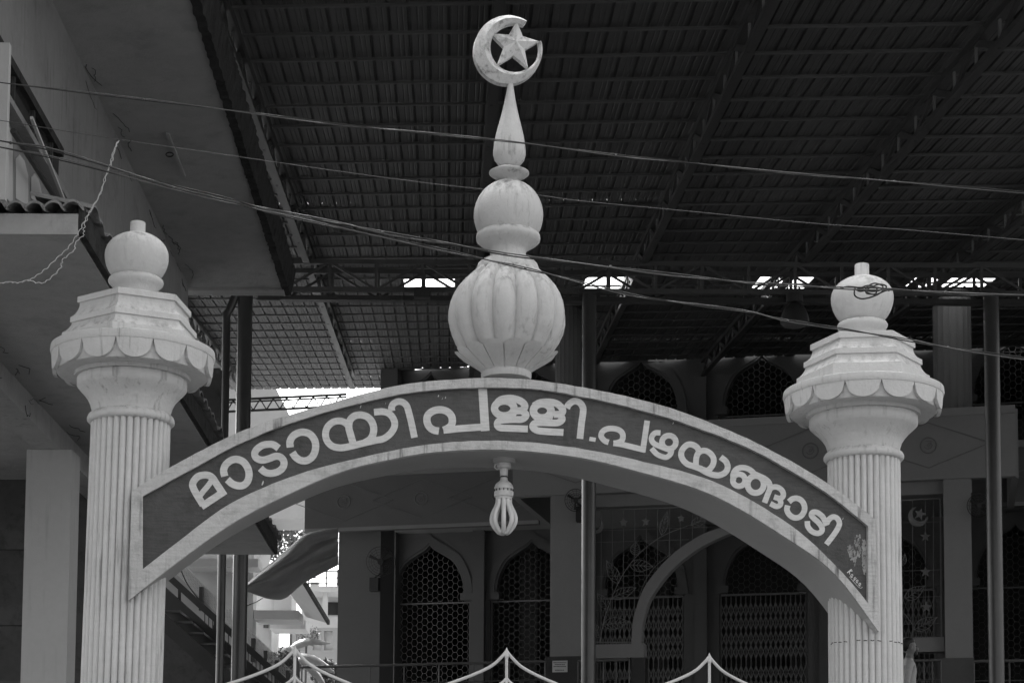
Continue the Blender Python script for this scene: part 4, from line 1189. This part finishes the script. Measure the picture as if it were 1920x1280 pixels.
MB().tube(catmull([sp(*p) for p in [(1125, 1203), (1132, 1165), (1145, 1125), (1163, 1085), (1185, 1052), (1212, 1025), (1245, 1003), (1290, 985), (1330, 972)]], 4), .006, 5).build('stem', 'wire_art', sc1)
MB().tube(catmull([sp(*p) for p in [(1198, 1120), (1208, 1092), (1228, 1062), (1258, 1038)]], 4), .005, 5).build('stem', 'wire_art', sc1)
for L_ in [(1160, 1093, 1137, 1050, 10), (1180, 1058, 1225, 1062, 11), (1147, 1120, 1193, 1101, 10), (1131, 1171, 1180, 1164, 11), (1140, 1140, 1120, 1112, 9), (1125, 1195, 1112, 1166, 8), (1240, 1003, 1251, 958, 7), (1296, 985, 1330, 965, 9), (1190, 1040, 1192, 1015, 9)]:
    leafw(sc1, *L_)
sc2 = thing('wire_screen', sp(1735, 1205), 'wire screen with crescent and three stars right of the right column', 'screen', 'decorative wire screens of the porch')
MB().bar(sp(1640, 940), sp(1761, 934), .02, .02).build('frame_rail', 'grille', sc2)
MB().bar(sp(1680, 1206), sp(1766, 1205), .02, .02).build('frame_rail', 'grille', sc2)
MB().bar(sp(1763, 935), sp(1765, 1205), .02, .02).build('frame_stile', 'grille', sc2)
wires(sc2, [1690, 1711, 1735, 1750], [980, 1070, 1120, 1170], 937, lambda x: 1205, 1680, lambda y: 1763)
for c in ((1735, 1005, 10), (1735, 1071, 11), (1737, 1137, 11)): plate(star5(*c), sc2)
cres = arc(1721, 968, 18.5, R(100), R(375), 20) + list(reversed(arc(1725, 963, 14, R(120), R(360), 20)))
plate(cres, sc2, 'crescent')
plate(star5(1725, 963, 12, R(18)), sc2)
MB().tube(catmull([sp(*p) for p in [(1706, 1203), (1712, 1175), (1700, 1155), (1690, 1140), (1695, 1120), (1700, 1110)]], 4), .006, 5).build('stem', 'wire_art', sc2)
for L_ in [(1698, 1122, 1734, 1098, 11), (1714, 1180, 1757, 1156, 11), (1690, 1060, 1697, 1038, 6)]:
    leafw(sc2, *L_)

# ---- railings in front of the porch
def railing(pts, ztop_, label, n, yoff=0):
    A, B = pts
    t = thing('railing', (A + B) / 2, label, 'railing', 'metal railings before the mosque')
    A2, B2 = A.copy(), B.copy()
    for k, zz in enumerate((0, -.32, -.64)):
        MB().tube([A + Z * zz, B + Z * zz], .024 if k == 0 else .012, 8).build('rail', 'post' if k else 'steel', t, True, 60)
    for k in range(n + 1):
        p = A + (B - A) * k / n
        MB().tube([p + Z * (-.95), p], .014, 6).build('baluster', 'steel', t, True, 60)
VR = -7.7
def rp(x, y): 
    u, z = MQ.px(x, y, VR); return MQ.pt(u, VR, z)
railing((rp(566, 1250), rp(1022, 1239)), 0, 'dark railing running behind the middle gate peak', 7)
railing((rp(1084, 1239), rp(1180, 1236)), 0, 'short railing between the middle steel post and the porch', 4)
railing((rp(1700, 1238), rp(1764, 1237)), 0, 'short railing beside the walking man', 4)
railing((rp(1826, 1239), rp(1960, 1237)), 0, 'railing behind the right steel post', 4)
# notice on the granite base
nv = VP - .05
def np_(x, y):
    u, z = MQ.px(x, y, nv); return u, z
(ua, za), (ub, zb3) = np_(1036, 1238), np_(1064, 1259)
ntc = thing('notice_plate', MQ.pt(ua, nv, zb3), 'small pale notice plate with dark lines of text on the granite base', 'sign')
MB().fbox(MQ, ua, ub, nv - .012, nv, zb3, za).build('plate', 'paper', ntc)
mb = MB()
for y, a, b in ((1241.5, 1038, 1062), (1245, 1040.5, 1059.5), (1248.5, 1038, 1061.5), (1255.5, 1041, 1058)):
    x = a
    while x < b:
        w_ = random.uniform(.6, 1.9)
        u0, z0 = np_(x, y + .8); u1, z1 = np_(min(x + w_, b), y - .7)
        mb.fbox(MQ, u0, u1, nv - .014, nv - .0125, z0, z1)
        x += w_ + random.uniform(.25, .6)
mb.build('text_line', 'black', ntc)

# ---- wall fans
def fan(px_, py_, rpx, v, bracket, label, yaw=0.0, tilt=-0.25):
    u, z = MQ.px(px_, py_, v); c = MQ.pt(u, v, z)
    rr = rpx * c.y / F
    ax = (-MQ.V + Z * tilt + MQ.U * yaw).normalized()
    e1 = ax.cross(Z).normalized(); e2 = e1.cross(ax).normalized()
    t = thing('wall_fan', c, label, 'fan', 'black wall fans')
    cage = MB()
    for k, f_ in ((0, 1.0), (1, .82), (2, .64), (3, .46)):
        cage.tube([c + ax * (.06 * (1 - f_)) + (e1 * math.cos(a) + e2 * math.sin(a)) * rr * f_ for a in [2 * math.pi * i / 28 for i in range(28)]], .006 if k == 0 else .0035, 4, True)
    for i in range(16):
        a = 2 * math.pi * i / 16
        cage.tube([c + ax * .05 + (e1 * math.cos(a) + e2 * math.sin(a)) * rr * .2, c + (e1 * math.cos(a) + e2 * math.sin(a)) * rr], .003, 4)
    cage.build('cage', 'black', t)
    for i in range(3):
        a = 2 * math.pi * i / 3 + .5
        d = e1 * math.cos(a) + e2 * math.sin(a); s_ = e1 * -math.sin(a) + e2 * math.cos(a)
        MB().prism([c + d * rr * .12 - s_ * rr * .06, c + d * rr * .85 - s_ * rr * .14, c + d * rr * .88 + s_ * rr * .1, c + d * rr * .15 + s_ * rr * .08], -ax * .012).build('blade', 'black', t)
    MB().tube([c + ax * .03, c - ax * .16], rr * .22, 14).build('motor', 'black', t, True, 50)
    bp_ = MQ.px(*bracket, v + .12); b_ = MQ.pt(bp_[0], v + .16, bp_[1])
    MB().tube(catmull([c - ax * .12, (c + b_) / 2 + MQ.U * .05, b_ + Z * .12], 4), .022, 8).build('arm', 'black', t, True, 60)
    MB().fbox(MQ, bp_[0] - .09, bp_[0] + .09, v + .08, v + .22, bp_[1] - .16, bp_[1] + .10).build('bracket', 'black', t)
fan(714, 1052, 28, -4.45, (702, 1092), 'black wall fan on the pier left of the leftmost arched grille', .1)
fan(1079, 937, 21, VP - .3, (1090, 960), 'black wall fan half hidden behind the middle steel post', .55)
fan(1835, 947, 22, VP - .1, (1858, 975), 'black wall fan half hidden behind the right steel post', .25)

# ---- the man walking behind the right column
YP = 24.8
hd = at(1700, 1214, YP)
feet_z = 2.905
H_ = hd.z + .12 - feet_z
man = thing('person', (hd.x, YP, feet_z), 'man with short dark hair and pale patterned shirt walking right, behind the right column', 'person')
sc_ = H_ / 1.74
def J_(x, y, z): return Vector((hd.x + x * sc_, YP + y * sc_, feet_z + z * sc_))
joints = [  # x is the walking direction
 (J_(0, 0, .95), .125), (J_(0, 0, 1.12), .115), (J_(.01, 0, 1.30), .135), (J_(.015, 0, 1.42), .115), (J_(.03, 0, 1.49), .055), (J_(.045, 0, 1.54), .058), (J_(.05, 0, 1.60), .088), (J_(.048, 0, 1.67), .084), (J_(.045, 0, 1.72), .045),
 (J_(0, -.17, 1.40), .062), (J_(-.06, -.24, 1.14), .046), (J_(.05, -.25, .90), .036), (J_(.09, -.25, .82), .030),
 (J_(0, .17, 1.40), .062), (J_(.08, .24, 1.15), .046), (J_(.24, .24, .96), .036), (J_(.29, .24, .89), .030),
 (J_(.02, -.095, .88), .095), (J_(.16, -.10, .50), .062), (J_(.20, -.10, .11), .042), (J_(.36, -.10, .045), .036),
 (J_(-.02, .095, .88), .095), (J_(-.10, .10, .50), .062), (J_(-.30, .10, .13), .042), (J_(-.16, .10, .045), .036)]
eds = [(0, 1), (1, 2), (2, 3), (3, 4), (4, 5), (5, 6), (6, 7), (7, 8), (3, 9), (9, 10), (10, 11), (11, 12), (3, 13), (13, 14), (14, 15), (15, 16), (0, 17), (17, 18), (18, 19), (19, 20), (0, 21), (21, 22), (22, 23), (23, 24)]
me = bpy.data.meshes.new('body_cage')
me.from_pydata([tuple(p - ORG[man]) for p, r in joints], eds, [])
tmp = bpy.data.objects.new('body_cage', me); COL.objects.link(tmp)
sk = tmp.modifiers.new('skin', 'SKIN'); sk.use_smooth_shade = True
for i, (p, r) in enumerate(joints):
    sv = me.skin_vertices[0].data[i]; sv.radius = (r * sc_, r * sc_); sv.use_root = (i == 0)
sb = tmp.modifiers.new('sub', 'SUBSURF'); sb.levels = 2; sb.render_levels = 2
dg = bpy.context.evaluated_depsgraph_get()
bm_me = bpy.data.meshes.new_from_object(tmp.evaluated_get(dg))
bpy.data.objects.remove(tmp)
for k in ('skin', 'shirt', 'trousers'): bm_me.materials.append(M[k])
for p in bm_me.polygons:
    z = p.center.z / sc_
    ay = abs(p.center.y) / sc_
    p.material_index = 0 if z > 1.475 or (ay > .19 and z < 1.12) else (1 if z > .90 or ay > .19 else 2)
    p.use_smooth = True
body = bpy.data.objects.new('body', bm_me); COL.objects.link(body); body.parent = man
hx = J_(.045, 0, 1.63)
def blob(c, rx, ry, rz, n=14, m_=10, fn=None):
    V, f = [], []
    for i in range(m_ + 1):
        ph = math.pi * i / m_
        for k in range(n):
            th = 2 * math.pi * k / n
            d = Vector((math.sin(ph) * math.cos(th), math.sin(ph) * math.sin(th), math.cos(ph)))
            s_ = fn(d) if fn else 1
            V.append(c + Vector((d.x * rx, d.y * ry, d.z * rz)) * s_)
    for i in range(m_):
        for k in range(n): f.append((i * n + k, i * n + (k + 1) % n, (i + 1) * n + (k + 1) % n, (i + 1) * n + k))
    return MB().add(V, f)
blob(hx + Vector((-.018, 0, .035)), .105, .088, .105, 20, 14, lambda d: 1.0 if (d.z > .25 or d.x < -.2) and not (d.x > .55 and d.z < .6) else .78).build('hair', 'hair', man, True, 60)
blob(J_(.135, 0, 1.605), .026, .018, .03).build('nose', 'skin', man, True, 60)
blob(J_(.105, 0, 1.545), .045, .05, .04).build('beard', 'hair', man, True, 60)
for sg in (-1, 1):
    blob(J_(.045, sg * .088, 1.61), .022, .012, .034).build('ear', 'skin', man, True, 60)
    blob(J_(.115, sg * .035, 1.64), .012, .012, .009).build('eye', 'black', man, True, 60)

# ================================================================== LEFT BACKGROUND: STAIR, TARPAULIN, FAR BUILDINGS
YS = 29.75
def sp2(x, y, Y=YS): return at(x, y, Y)
stair = thing('steel_staircase', sp2(420, 1280), 'dark steel staircase with handrails climbing to the left behind the left post', 'staircase')
stair.location.z = ORG[stair].z
def rail2(a, b, w_, name, Y, mat='steel_dark'):
    MB().bar(sp2(*a, Y), sp2(*b, Y), w_, w_ * 1.4).build(name, mat, stair)
rail2((296, 1062), (580, 1318), .075, 'handrail', YS)
rail2((296, 1092), (580, 1346), .05, 'lower_rail', YS)
rail2((296, 1112), (580, 1366), .22, 'stringer', YS + .03)
rail2((290, 1150), (520, 1356), .16, 'stringer', YS - 1.2)
for k in range(9):
    a = sp2(326 + k * 22, 1160 + k * 20, YS - 1.2); b = sp2(326 + k * 22, 1150 + k * 20, YS)
    MB().obox((a + b) / 2, (.20, 0, 0), (0, .6, 0), (0, 0, .018)).build('tread', 'steel', stair)
for x, y in ((337, 1100), (404, 1160), (551, 1292)):
    MB().bar(sp2(x, y), sp2(x, y + 60), .05, .05).build('baluster', 'steel_dark', stair)
for k in range(24):
    x = 384 + k * 7.4; y = 1141 + (x - 384) * .9
    if x < 540: MB().bar(sp2(x, y + 2), sp2(x, y + 27), .014, .014).build('baluster', 'steel_dark', stair)
MB().bar(sp2(405, 1172, YS - .04), sp2(405, 1330, YS - .04), .11, .08).build('newel', 'steel_dark', stair)
MB().prism([sp2(x, y, YS + .3) for x, y in [(290, 1120), (408, 1232), (408, 1420), (290, 1420)]], Vector((0, .1, 0))).build('under_stair_shade', 'dark_inside', stair)  # dark panel added to paint the shade under the stair
# pierced parapet of the outer stair behind
YQ = 33.5
ram = thing('stair_parapet', at(470, 1280, YQ), 'pale stair parapet with a pierced top band and dark stub posts behind the steel staircase', 'parapet')
pb = lambda x: 1048 + (x - 330) * .965
MB().prism([at(x, y, YQ) for x, y in [(300, pb(300) + 26), (600, pb(600) + 26), (600, 1400), (300, 1400)]], Vector((0, .15, 0))).build('parapet_wall', 'far_grey', ram)
lat = MB()
for i in range(0, 300, 4):
    x = 300 + i
    lat.bar(at(x, pb(x), YQ), at(x, pb(x) + 26, YQ), .012, .012)
    if i % 8 == 0: lat.bar(at(x, pb(x), YQ - .005), at(x + 16, pb(x + 16) + 26, YQ - .005), .014, .014)
for k in range(7):
    lat.bar(at(300, pb(300) + k * 4.3, YQ + .005), at(600, pb(600) + k * 4.3, YQ + .005), .014, .016)
lat.build('pierced_band', 'far_white', ram, kind='stuff')
for x, y in ((379, 1101), (476, 1197), (499, 1220), (520, 1238), (541, 1257)):
    MB().box(at(x - 3.5, y, YQ).x, at(x + 3.5, y, YQ).x, YQ - .12, YQ - .02, at(x, y + 44, YQ).z, at(x, y, YQ).z).build('stub_post', 'steel_dark', ram)
MB().tube(catmull([at(340, 1070, YQ - .2), at(352, 1095, YQ - .2), at(375, 1125, YQ - .2), at(398, 1150, YQ - .2)], 5), .012, 6).build('loose_cable', 'black', ram)
# tarpaulin
up_c = catmull([(455, 1101, 0), (500, 1062, 0), (545, 1024, 0), (572, 1002, 0), (600, 994, 0), (634, 990, 0)], 8)
lo_c = catmull([(456, 1104, 0), (480, 1114, 0), (508, 1122, 0), (535, 1120, 0), (570, 1092, 0), (634, 1058, 0)], 8)
V, f = [], []
NJ = 26
for i, (a, b) in enumerate(zip(up_c, lo_c)):
    for j in range(NJ + 1):
        t = j / NJ
        p = a * (1 - t) + b * t
        fold = .13 * math.sin(t * 17 + i * .10) * math.sin(math.pi * .5 * min(1, i / 12)) + .03 * math.sin(t * 31 - i * .16)
        Y = 30.0 + i / len(up_c) * 2.6 - .8 * math.sin(math.pi * t) + fold
        V.append(at(p.x, p.y, Y))
for i in range(len(up_c) - 1):
    for j in range(NJ):
        a = i * (NJ + 1) + j
        f.append((a, a + 1, a + NJ + 2, a + NJ + 1))
tp_ = MB().add(V, f).build('tarpaulin', 'tarp', None, True, 80)
sd_ = tp_.modifiers.new('thick', 'SOLIDIFY'); sd_.thickness = .008
tag(tp_, 'dark sagging tarpaulin tied between the left post and the mosque corner', 'tarpaulin')
tag(MB().tube([at(449, 1140, 27.4), at(480, 1128, 29), at(492, 1121, 30)], .008, 5).build('tie_rope', 'black'), 'thin rope tying the tarpaulin corner to the left post', 'rope')

# far white block with beams, awning and arches
YW = 49.6
blk = thing('far_building', at(520, 1280, YW), 'pale sunlit building with projecting beams and pointed arches in the gap left of the mosque', 'building')
def fb_(x0, y0, x1, y1, Y, d, name, mat='far_white'):
    return MB().box(at(x0, y0, Y).x, at(x1, y0, Y).x, Y, Y + d, at(x0, y1, Y).z, at(x0, y0, Y).z).build(name, mat, blk)
fb_(180, 1035, 476, 1500, YW - 5.8, .6, 'wall', 'far_grey')
fb_(350, 1046, 484, 1062, YW - 6.7, .8, 'beam', 'far_grey')
fb_(452, 1062, 560, 1120, YW - 2.2, .5, 'wall', 'far_white')
fb_(474, 1117, 547, 1143, YW - 4.7, 1, 'beam', 'far_white')
fb_(476, 1143, 560, 1160, YW - 5.8, 1, 'beam', 'far_grey')
fb_(506, 1160, 573, 1178, YW - 4.4, 1, 'beam', 'far_white')
fb_(474, 1160, 506, 1300, YW - 3.8, .4, 'wall', 'far_grey')
w_ = fb_(494, 1160, 503, 1176, YW - 3.9, .08, 'window', 'glass_dark')
fb_(508, 1178, 520, 1240, YW - 3, .4, 'pillar', 'far_white')
# awning: a sloping sheet with dark edge
aw = [at(536, 1100, 42), at(571, 1094, 40), at(615, 1168, 43), at(574, 1156, 45)]
MB().prism(aw, Z * .05).build('awning', 'far_grey', blk)
MB().bar(at(570, 1093, 40) + Z * .03, at(616, 1169, 43) + Z * .03, .06, .10).build('awning_edge', 'moss_shade_edge', blk)
# right hand house: balcony, rail, column, window
YH = 55.4
hs = thing('far_house', at(605, 1280, YH), 'white house with balcony rail and column seen past the awning', 'building')
def fh(x0, y0, x1, y1, Y, d, name, mat='far_white'):
    return MB().box(at(x0, y0, Y).x, at(x1, y0, Y).x, Y, Y + d, at(x0, y1, Y).z, at(x0, y0, Y).z).build(name, mat, hs)
fh(572, 1098, 650, 1108, YH - 1.2, 1.2, 'balcony_slab')
fh(566, 1108, 650, 1185, YH, .3, 'wall')
fh(613, 1128, 634, 1152, YH - .06, .05, 'window', 'glass_dark')
fh(605, 1108, 614, 1158, YH - 1.1, .2, 'column')
fh(572, 1155, 650, 1178, YH - 1.0, .2, 'lower_band', 'far_white')
for y in (1069, 1081, 1092): fh(575, y, 650, y + 2.2, YH - 1.2, .05, 'balcony_rail', 'steel_dark')
for x in (578, 611, 632): fh(x, 1067, x + 2.4, 1098, YH - 1.26, .03, 'balcony_post', 'steel_dark')
fh(582, 1090, 597, 1098, YH - .9, .3, 'air_unit', 'far_white')
# arcade with pointed openings
YA = 52.5
arcd = thing('arched_arcade', at(600, 1280, YA), 'white arcade wall with three small pointed arches beyond the banana plants', 'wall')
def ap(x, y): return at(x, y, YA)
xsA = [548, 572, 586, 604.5, 607, 624, 640]
MB().prism([ap(548, 1176), ap(640, 1176), ap(640, 1182), ap(548, 1182)], Vector((0, .3, 0))).build('top_band', 'far_grey', arcd)
for c in (563, 594.5, 616):
    L_ = [(c - 8, 1218), (c - 8, 1190), (c - 6, 1184), (c, 1178.6), (c + 6, 1184), (c + 8, 1190), (c + 8, 1218)]
    MB().prism([ap(x, y) + Vector((0, .12, 0)) for x, y in L_], Vector((0, .1, 0))).build('arch_panel', 'far_white', arcd)
for x0, x1 in ((548, 555), (571, 586.5), (602.5, 608), (624, 640)):
    MB().prism([ap(x0, 1182), ap(x1, 1182), ap(x1, 1218), ap(x0, 1218)], Vector((0, .3, 0))).build('arch_pier', 'far_grey', arcd)
MB().prism([ap(500, 1218), ap(640, 1218), ap(640, 1300), ap(500, 1300)], Vector((0, .3, 0))).build('base_wall', 'far_grey', arcd)
# sloping grey gable behind, high up beyond the shed
gab = MB().prism([at(x, y, 58) for x, y in [(380, 700), (515, 722), (545, 782), (560, 830), (574, 960), (574, 972), (500, 972), (480, 1100), (380, 1100)]], Vector((0, 2, 0)))
gabo = gab.build('gable_house', 'far_grey'); tag(gabo, 'grey gable wall of a neighbouring house beyond the end of the shed roof', 'house')
# lattice girder seen above the arch on the left
lg = thing('lattice_girder', at(540, 765, 39.4), 'slim dark lattice girder crossing the bright gap above the arch on the left', 'girder')
a, b = (400, 751), (650, 739)
for dy in (0, 22):
    MB().bar(at(a[0], a[1] + dy, 39.4), at(b[0], b[1] + dy, 39.4), .045, .045).build('chord', 'steel_dark', lg)
MB().bar(at(a[0], a[1] + 5, 39.5), at(b[0], b[1] + 5, 39.5), .03, .03).build('chord', 'steel_dark', lg)
for k in range(20):
    x0 = a[0] + k * 12.5; y0 = a[1] - k * 12.5 * .048
    p, q = ((x0, y0 + 1), (x0 + 12.5, y0 + 21)) if k % 2 else ((x0, y0 + 21), (x0 + 12.5, y0 + 1))
    MB().bar(at(*p, 39.4), at(*q, 39.4), .025, .025).build('web', 'steel_dark', lg)

# vegetation in the gap
def leafcloud(mb, c, rx, ry, rz, n, size):
    for _ in range(n):
        while True:
            d = Vector((random.uniform(-1, 1), random.uniform(-1, 1), random.uniform(-1, 1)))
            if d.length < 1: break
        p = c + Vector((d.x * rx, d.y * ry, d.z * rz))
        e1 = Vector((random.gauss(0, 1), random.gauss(0, 1), random.gauss(0, 1))).normalized()
        e2 = e1.cross(Vector((random.gauss(0, 1), random.gauss(0, 1), random.gauss(0, 1)))).normalized()
        s_ = size * random.uniform(.6, 1.3)
        mb.add([p - e1 * s_, p + e2 * s_ * .45, p + e1 * s_, p - e2 * s_ * .45], [(0, 1, 2, 3)])
tr = thing('leafy_tree', Vector((at(545, 1010, 67).x, 67, 2.9)), 'leafy tree showing in the gap between low canopy and mosque', 'tree')
tc = at(548, 1012, 67)
MB().tube([(tc.x, 67, 2.9), (tc.x + .1, 67, tc.z - .6), (tc.x, 67, tc.z + .2)], [.16, .1, .05], 8).build('trunk', 'bark', tr)
mb = MB()
leafcloud(mb, tc, 1.7, 1.0, .9, 2200, .10); leafcloud(mb, tc + Vector((-1, 0, .4)), .8, .8, .6, 500, .09)
mb.build('crown', 'leaf', tr)
bs = thing('flowering_shrub', Vector((at(575, 1195, 48).x, 48, 2.9)), 'small spiky shrub in front of the white arcade', 'shrub')
bc = at(573, 1192, 48)
MB().tube([(bc.x, 48, 2.9), (bc.x + .02, 48, bc.z - .1)], .03, 6).build('stem', 'bark', bs)
mb = MB(); leafcloud(mb, at(567, 1190, 48), .14, .15, .22, 70, .05); leafcloud(mb, at(588, 1188, 48), .16, .15, .22, 90, .05)
mb.build('foliage', 'leaf', bs)
for lab, x, y, Y, n_ in (('dense low bush under the far beams beside the stair parapet', 538, 1240, 45, 900), ('dense low bush behind the banana leaves by the mosque corner', 612, 1262, 46, 900)):
    c_ = at(x, y, Y)
    sh_ = thing('low_bush', Vector((c_.x, Y, 2.9)), lab, 'bush', 'bushes in the gap')
    MB().tube([(c_.x, Y, 2.9), (c_.x, Y, c_.z)], .03, 6).build('stem', 'bark', sh_)
    mb = MB(); leafcloud(mb, c_, .42, .3, .36, n_, .06); mb.build('foliage', 'leaf', sh_)
def banana_leaf(par, pts, wdt, Y, dark=False):
    c = catmull([at(x, y, Y + i * .08) for i, (x, y) in enumerate(pts)], 6)
    N = len(c)
    V, f = [], []
    for i, p in enumerate(c):
        t = i / (N - 1)
        w_ = wdt * math.sin(math.pi * min(1, .08 + .92 * t) ** .8) + .01
        d = (c[min(i + 1, N - 1)] - c[max(i - 1, 0)]).normalized()
        sidev = d.cross(Vector((0.15, -.55, .8))).normalized()
        j = random.uniform(-.02, .02)
        V += [p - sidev * (w_ + j) - Z * w_ * .45, p + Z * .01, p + sidev * (w_ - j) - Z * w_ * .35]
    for i in range(N - 1):
        a = 3 * i
        f += [(a, a + 1, a + 4, a + 3), (a + 1, a + 2, a + 5, a + 4)]
    o = MB().add(V, f).build('leaf', 'banana', par, True, 80)
    s_ = o.modifiers.new('thick', 'SOLIDIFY'); s_.thickness = .006
ban = thing('banana_plant', Vector((at(560, 1250, 42.3).x, 42.3, 2.9)), 'banana plant with broad glossy leaves behind the left gate peak', 'plant')
MB().tube([(at(560, 1250, 42.3).x, 42.3, 2.9), at(556, 1230, 42.3)], [.14, .07], 10).build('trunk', 'bark', ban)
banana_leaf(ban, [(545, 1212), (565, 1200), (585, 1197), (605, 1201), (619, 1205)], .17, 42.3)
banana_leaf(ban, [(556, 1225), (580, 1226), (600, 1236), (618, 1250), (630, 1262)], .20, 41.7)
banana_leaf(ban, [(552, 1222), (540, 1210), (530, 1215), (527, 1222)], .10, 42)
banana_leaf(ban, [(560, 1232), (585, 1250), (600, 1268), (612, 1290)], .16, 41.1)

# ================================================================== OVERHEAD CABLES
def cable(pts, Y, r, mat, label, name='overhead_cable', strands=1, clips=()):
    pp = [at(x, y, Y) for x, y in pts]
    dl, dr_ = (pp[0] - pp[1]).normalized(), (pp[-1] - pp[-2]).normalized()
    pp = [pp[0] + dl * 1.6, pp[0] + dl * .8] + pp + [pp[-1] + dr_ * 1.2, pp[-1] + dr_ * 3, pp[-1] + dr_ * 6, pp[-1] + dr_ * 10]
    c = catmull(pp, 8)
    t = thing(name, c[0], label, 'cable', 'cables crossing before the gate')
    for s_ in range(strands):
        off = [p + Vector((0, math.cos(i * .22 + s_ * math.pi), math.sin(i * .22 + s_ * math.pi))) * (r * 1.6 if strands > 1 else 0) for i, p in enumerate(c)]
        MB().tube(off, r, 6).build('strand', mat if s_ == 0 else 'cable_pale', t, True, 60)
    for x, y in clips:
        p = at(x, y, Y)
        MB().lathe([(r * 1.5, p.z - r * 2), (r * 2.6, p.z), (r * 1.5, p.z + r * 2)], (p.x, p.y), 8).build('tie', 'cable_pale', t)
YC = 9.4
cable([(0, 155), (270, 187), (440, 208), (640, 234), (760, 246), (960, 266), (1155, 291), (1280, 304), (1480, 325), (1675, 340), (1920, 361)], YC, .0026, 'cable', 'uppermost cable, a twisted pair passing in front of the spire', strands=2, clips=[(270, 187), (725, 243), (1155, 291), (1677, 340)])
cable([(0, 226), (225, 262), (440, 293), (640, 322), (790, 342), (905, 355), (1010, 366), (1090, 377), (1280, 395), (1390, 406), (1540, 420), (1700, 431), (1920, 450)], YC + 1.55, .0022, 'cable_pale', 'thin pale wire passing behind the finial ball, below the uppermost cable')
cable([(0, 264), (110, 284), (300, 342), (430, 374), (510, 394), (640, 419), (730, 438), (860, 460), (960, 478), (1145, 501), (1280, 517), (1400, 530), (1500, 536), (1580, 540), (1680, 543), (1800, 551), (1920, 553)], YC, .0036, 'cable', 'thick black cable sagging across the finial neck to the right ball', strands=2, clips=[(20, 268), (325, 352), (717, 436), (1145, 500), (1773, 548)])
cable([(0, 276), (110, 298), (300, 348), (430, 379), (510, 399), (640, 428), (800, 462), (900, 484), (985, 503), (1050, 519), (1180, 552), (1280, 568), (1400, 584), (1477, 601), (1600, 620), (1700, 637), (1780, 652), (1920, 672)], YC - .05, .0032, 'cable', 'lowest black cable crossing the dome top and the right plinth', strands=2, clips=[(985, 503), (1477, 601), (1778, 651)])
# coil of spare cable on the right ball
cl = thing('cable_coil', at(1620, 545, YC + .15), 'tangled loop of black cable hanging before the right column ball', 'cable')
for pts in ([(1575, 541), (1590, 537), (1612, 540), (1632, 546), (1650, 544), (1655, 536), (1640, 531), (1628, 536), (1622, 545), (1640, 552), (1660, 545), (1672, 542)],
            [(1602, 541), (1603, 554), (1616, 560), (1636, 556), (1652, 548), (1662, 537), (1648, 533), (1630, 540), (1614, 546), (1602, 541)],
            [(1606, 543), (1628, 535), (1644, 541), (1640, 551), (1624, 549), (1630, 538), (1652, 540), (1668, 545)]):
    MB().tube(catmull([at(x, y, YC + .1 + random.uniform(-.03, .03)) for x, y in pts], 6), .0042, 6).build('loop', 'cable', cl, True, 60)
# frayed wire end dangling at the left
fr = thing('frayed_wire', at(220, 263, YC), 'pale frayed wire dangling from the thin wire by the left column', 'wire')
for pts, r in (([(222, 262), (214, 282), (209, 305), (200, 330), (190, 360), (172, 392), (160, 412), (146, 440)], .0028),
               ([(223, 264), (211, 290), (206, 312), (197, 334), (186, 366), (168, 398), (158, 425), (157, 440)], .0022),
               ([(146, 440), (130, 462), (108, 484), (84, 506), (62, 521), (52, 526)], .0026),
               ([(157, 440), (143, 455), (140, 470), (118, 486), (112, 503), (90, 526), (76, 531), (52, 526)], .0026),
               ([(52, 526), (35, 529), (18, 528), (0, 531), (-40, 532)], .003)):
    c = catmull([(x + random.uniform(-1.2, 1.2), y + random.uniform(-1.2, 1.2), 0) for x, y in pts], 9)
    MB().tube([at(p.x + random.uniform(-.6, .6) + 1.5 * math.sin(i_ * 1.3), p.y + random.uniform(-.6, .6) + 1.1 * math.cos(i_ * 1.3), YC) for i_, p in enumerate(c)], r * .8, 5).build('strand', 'wire_bright', fr)
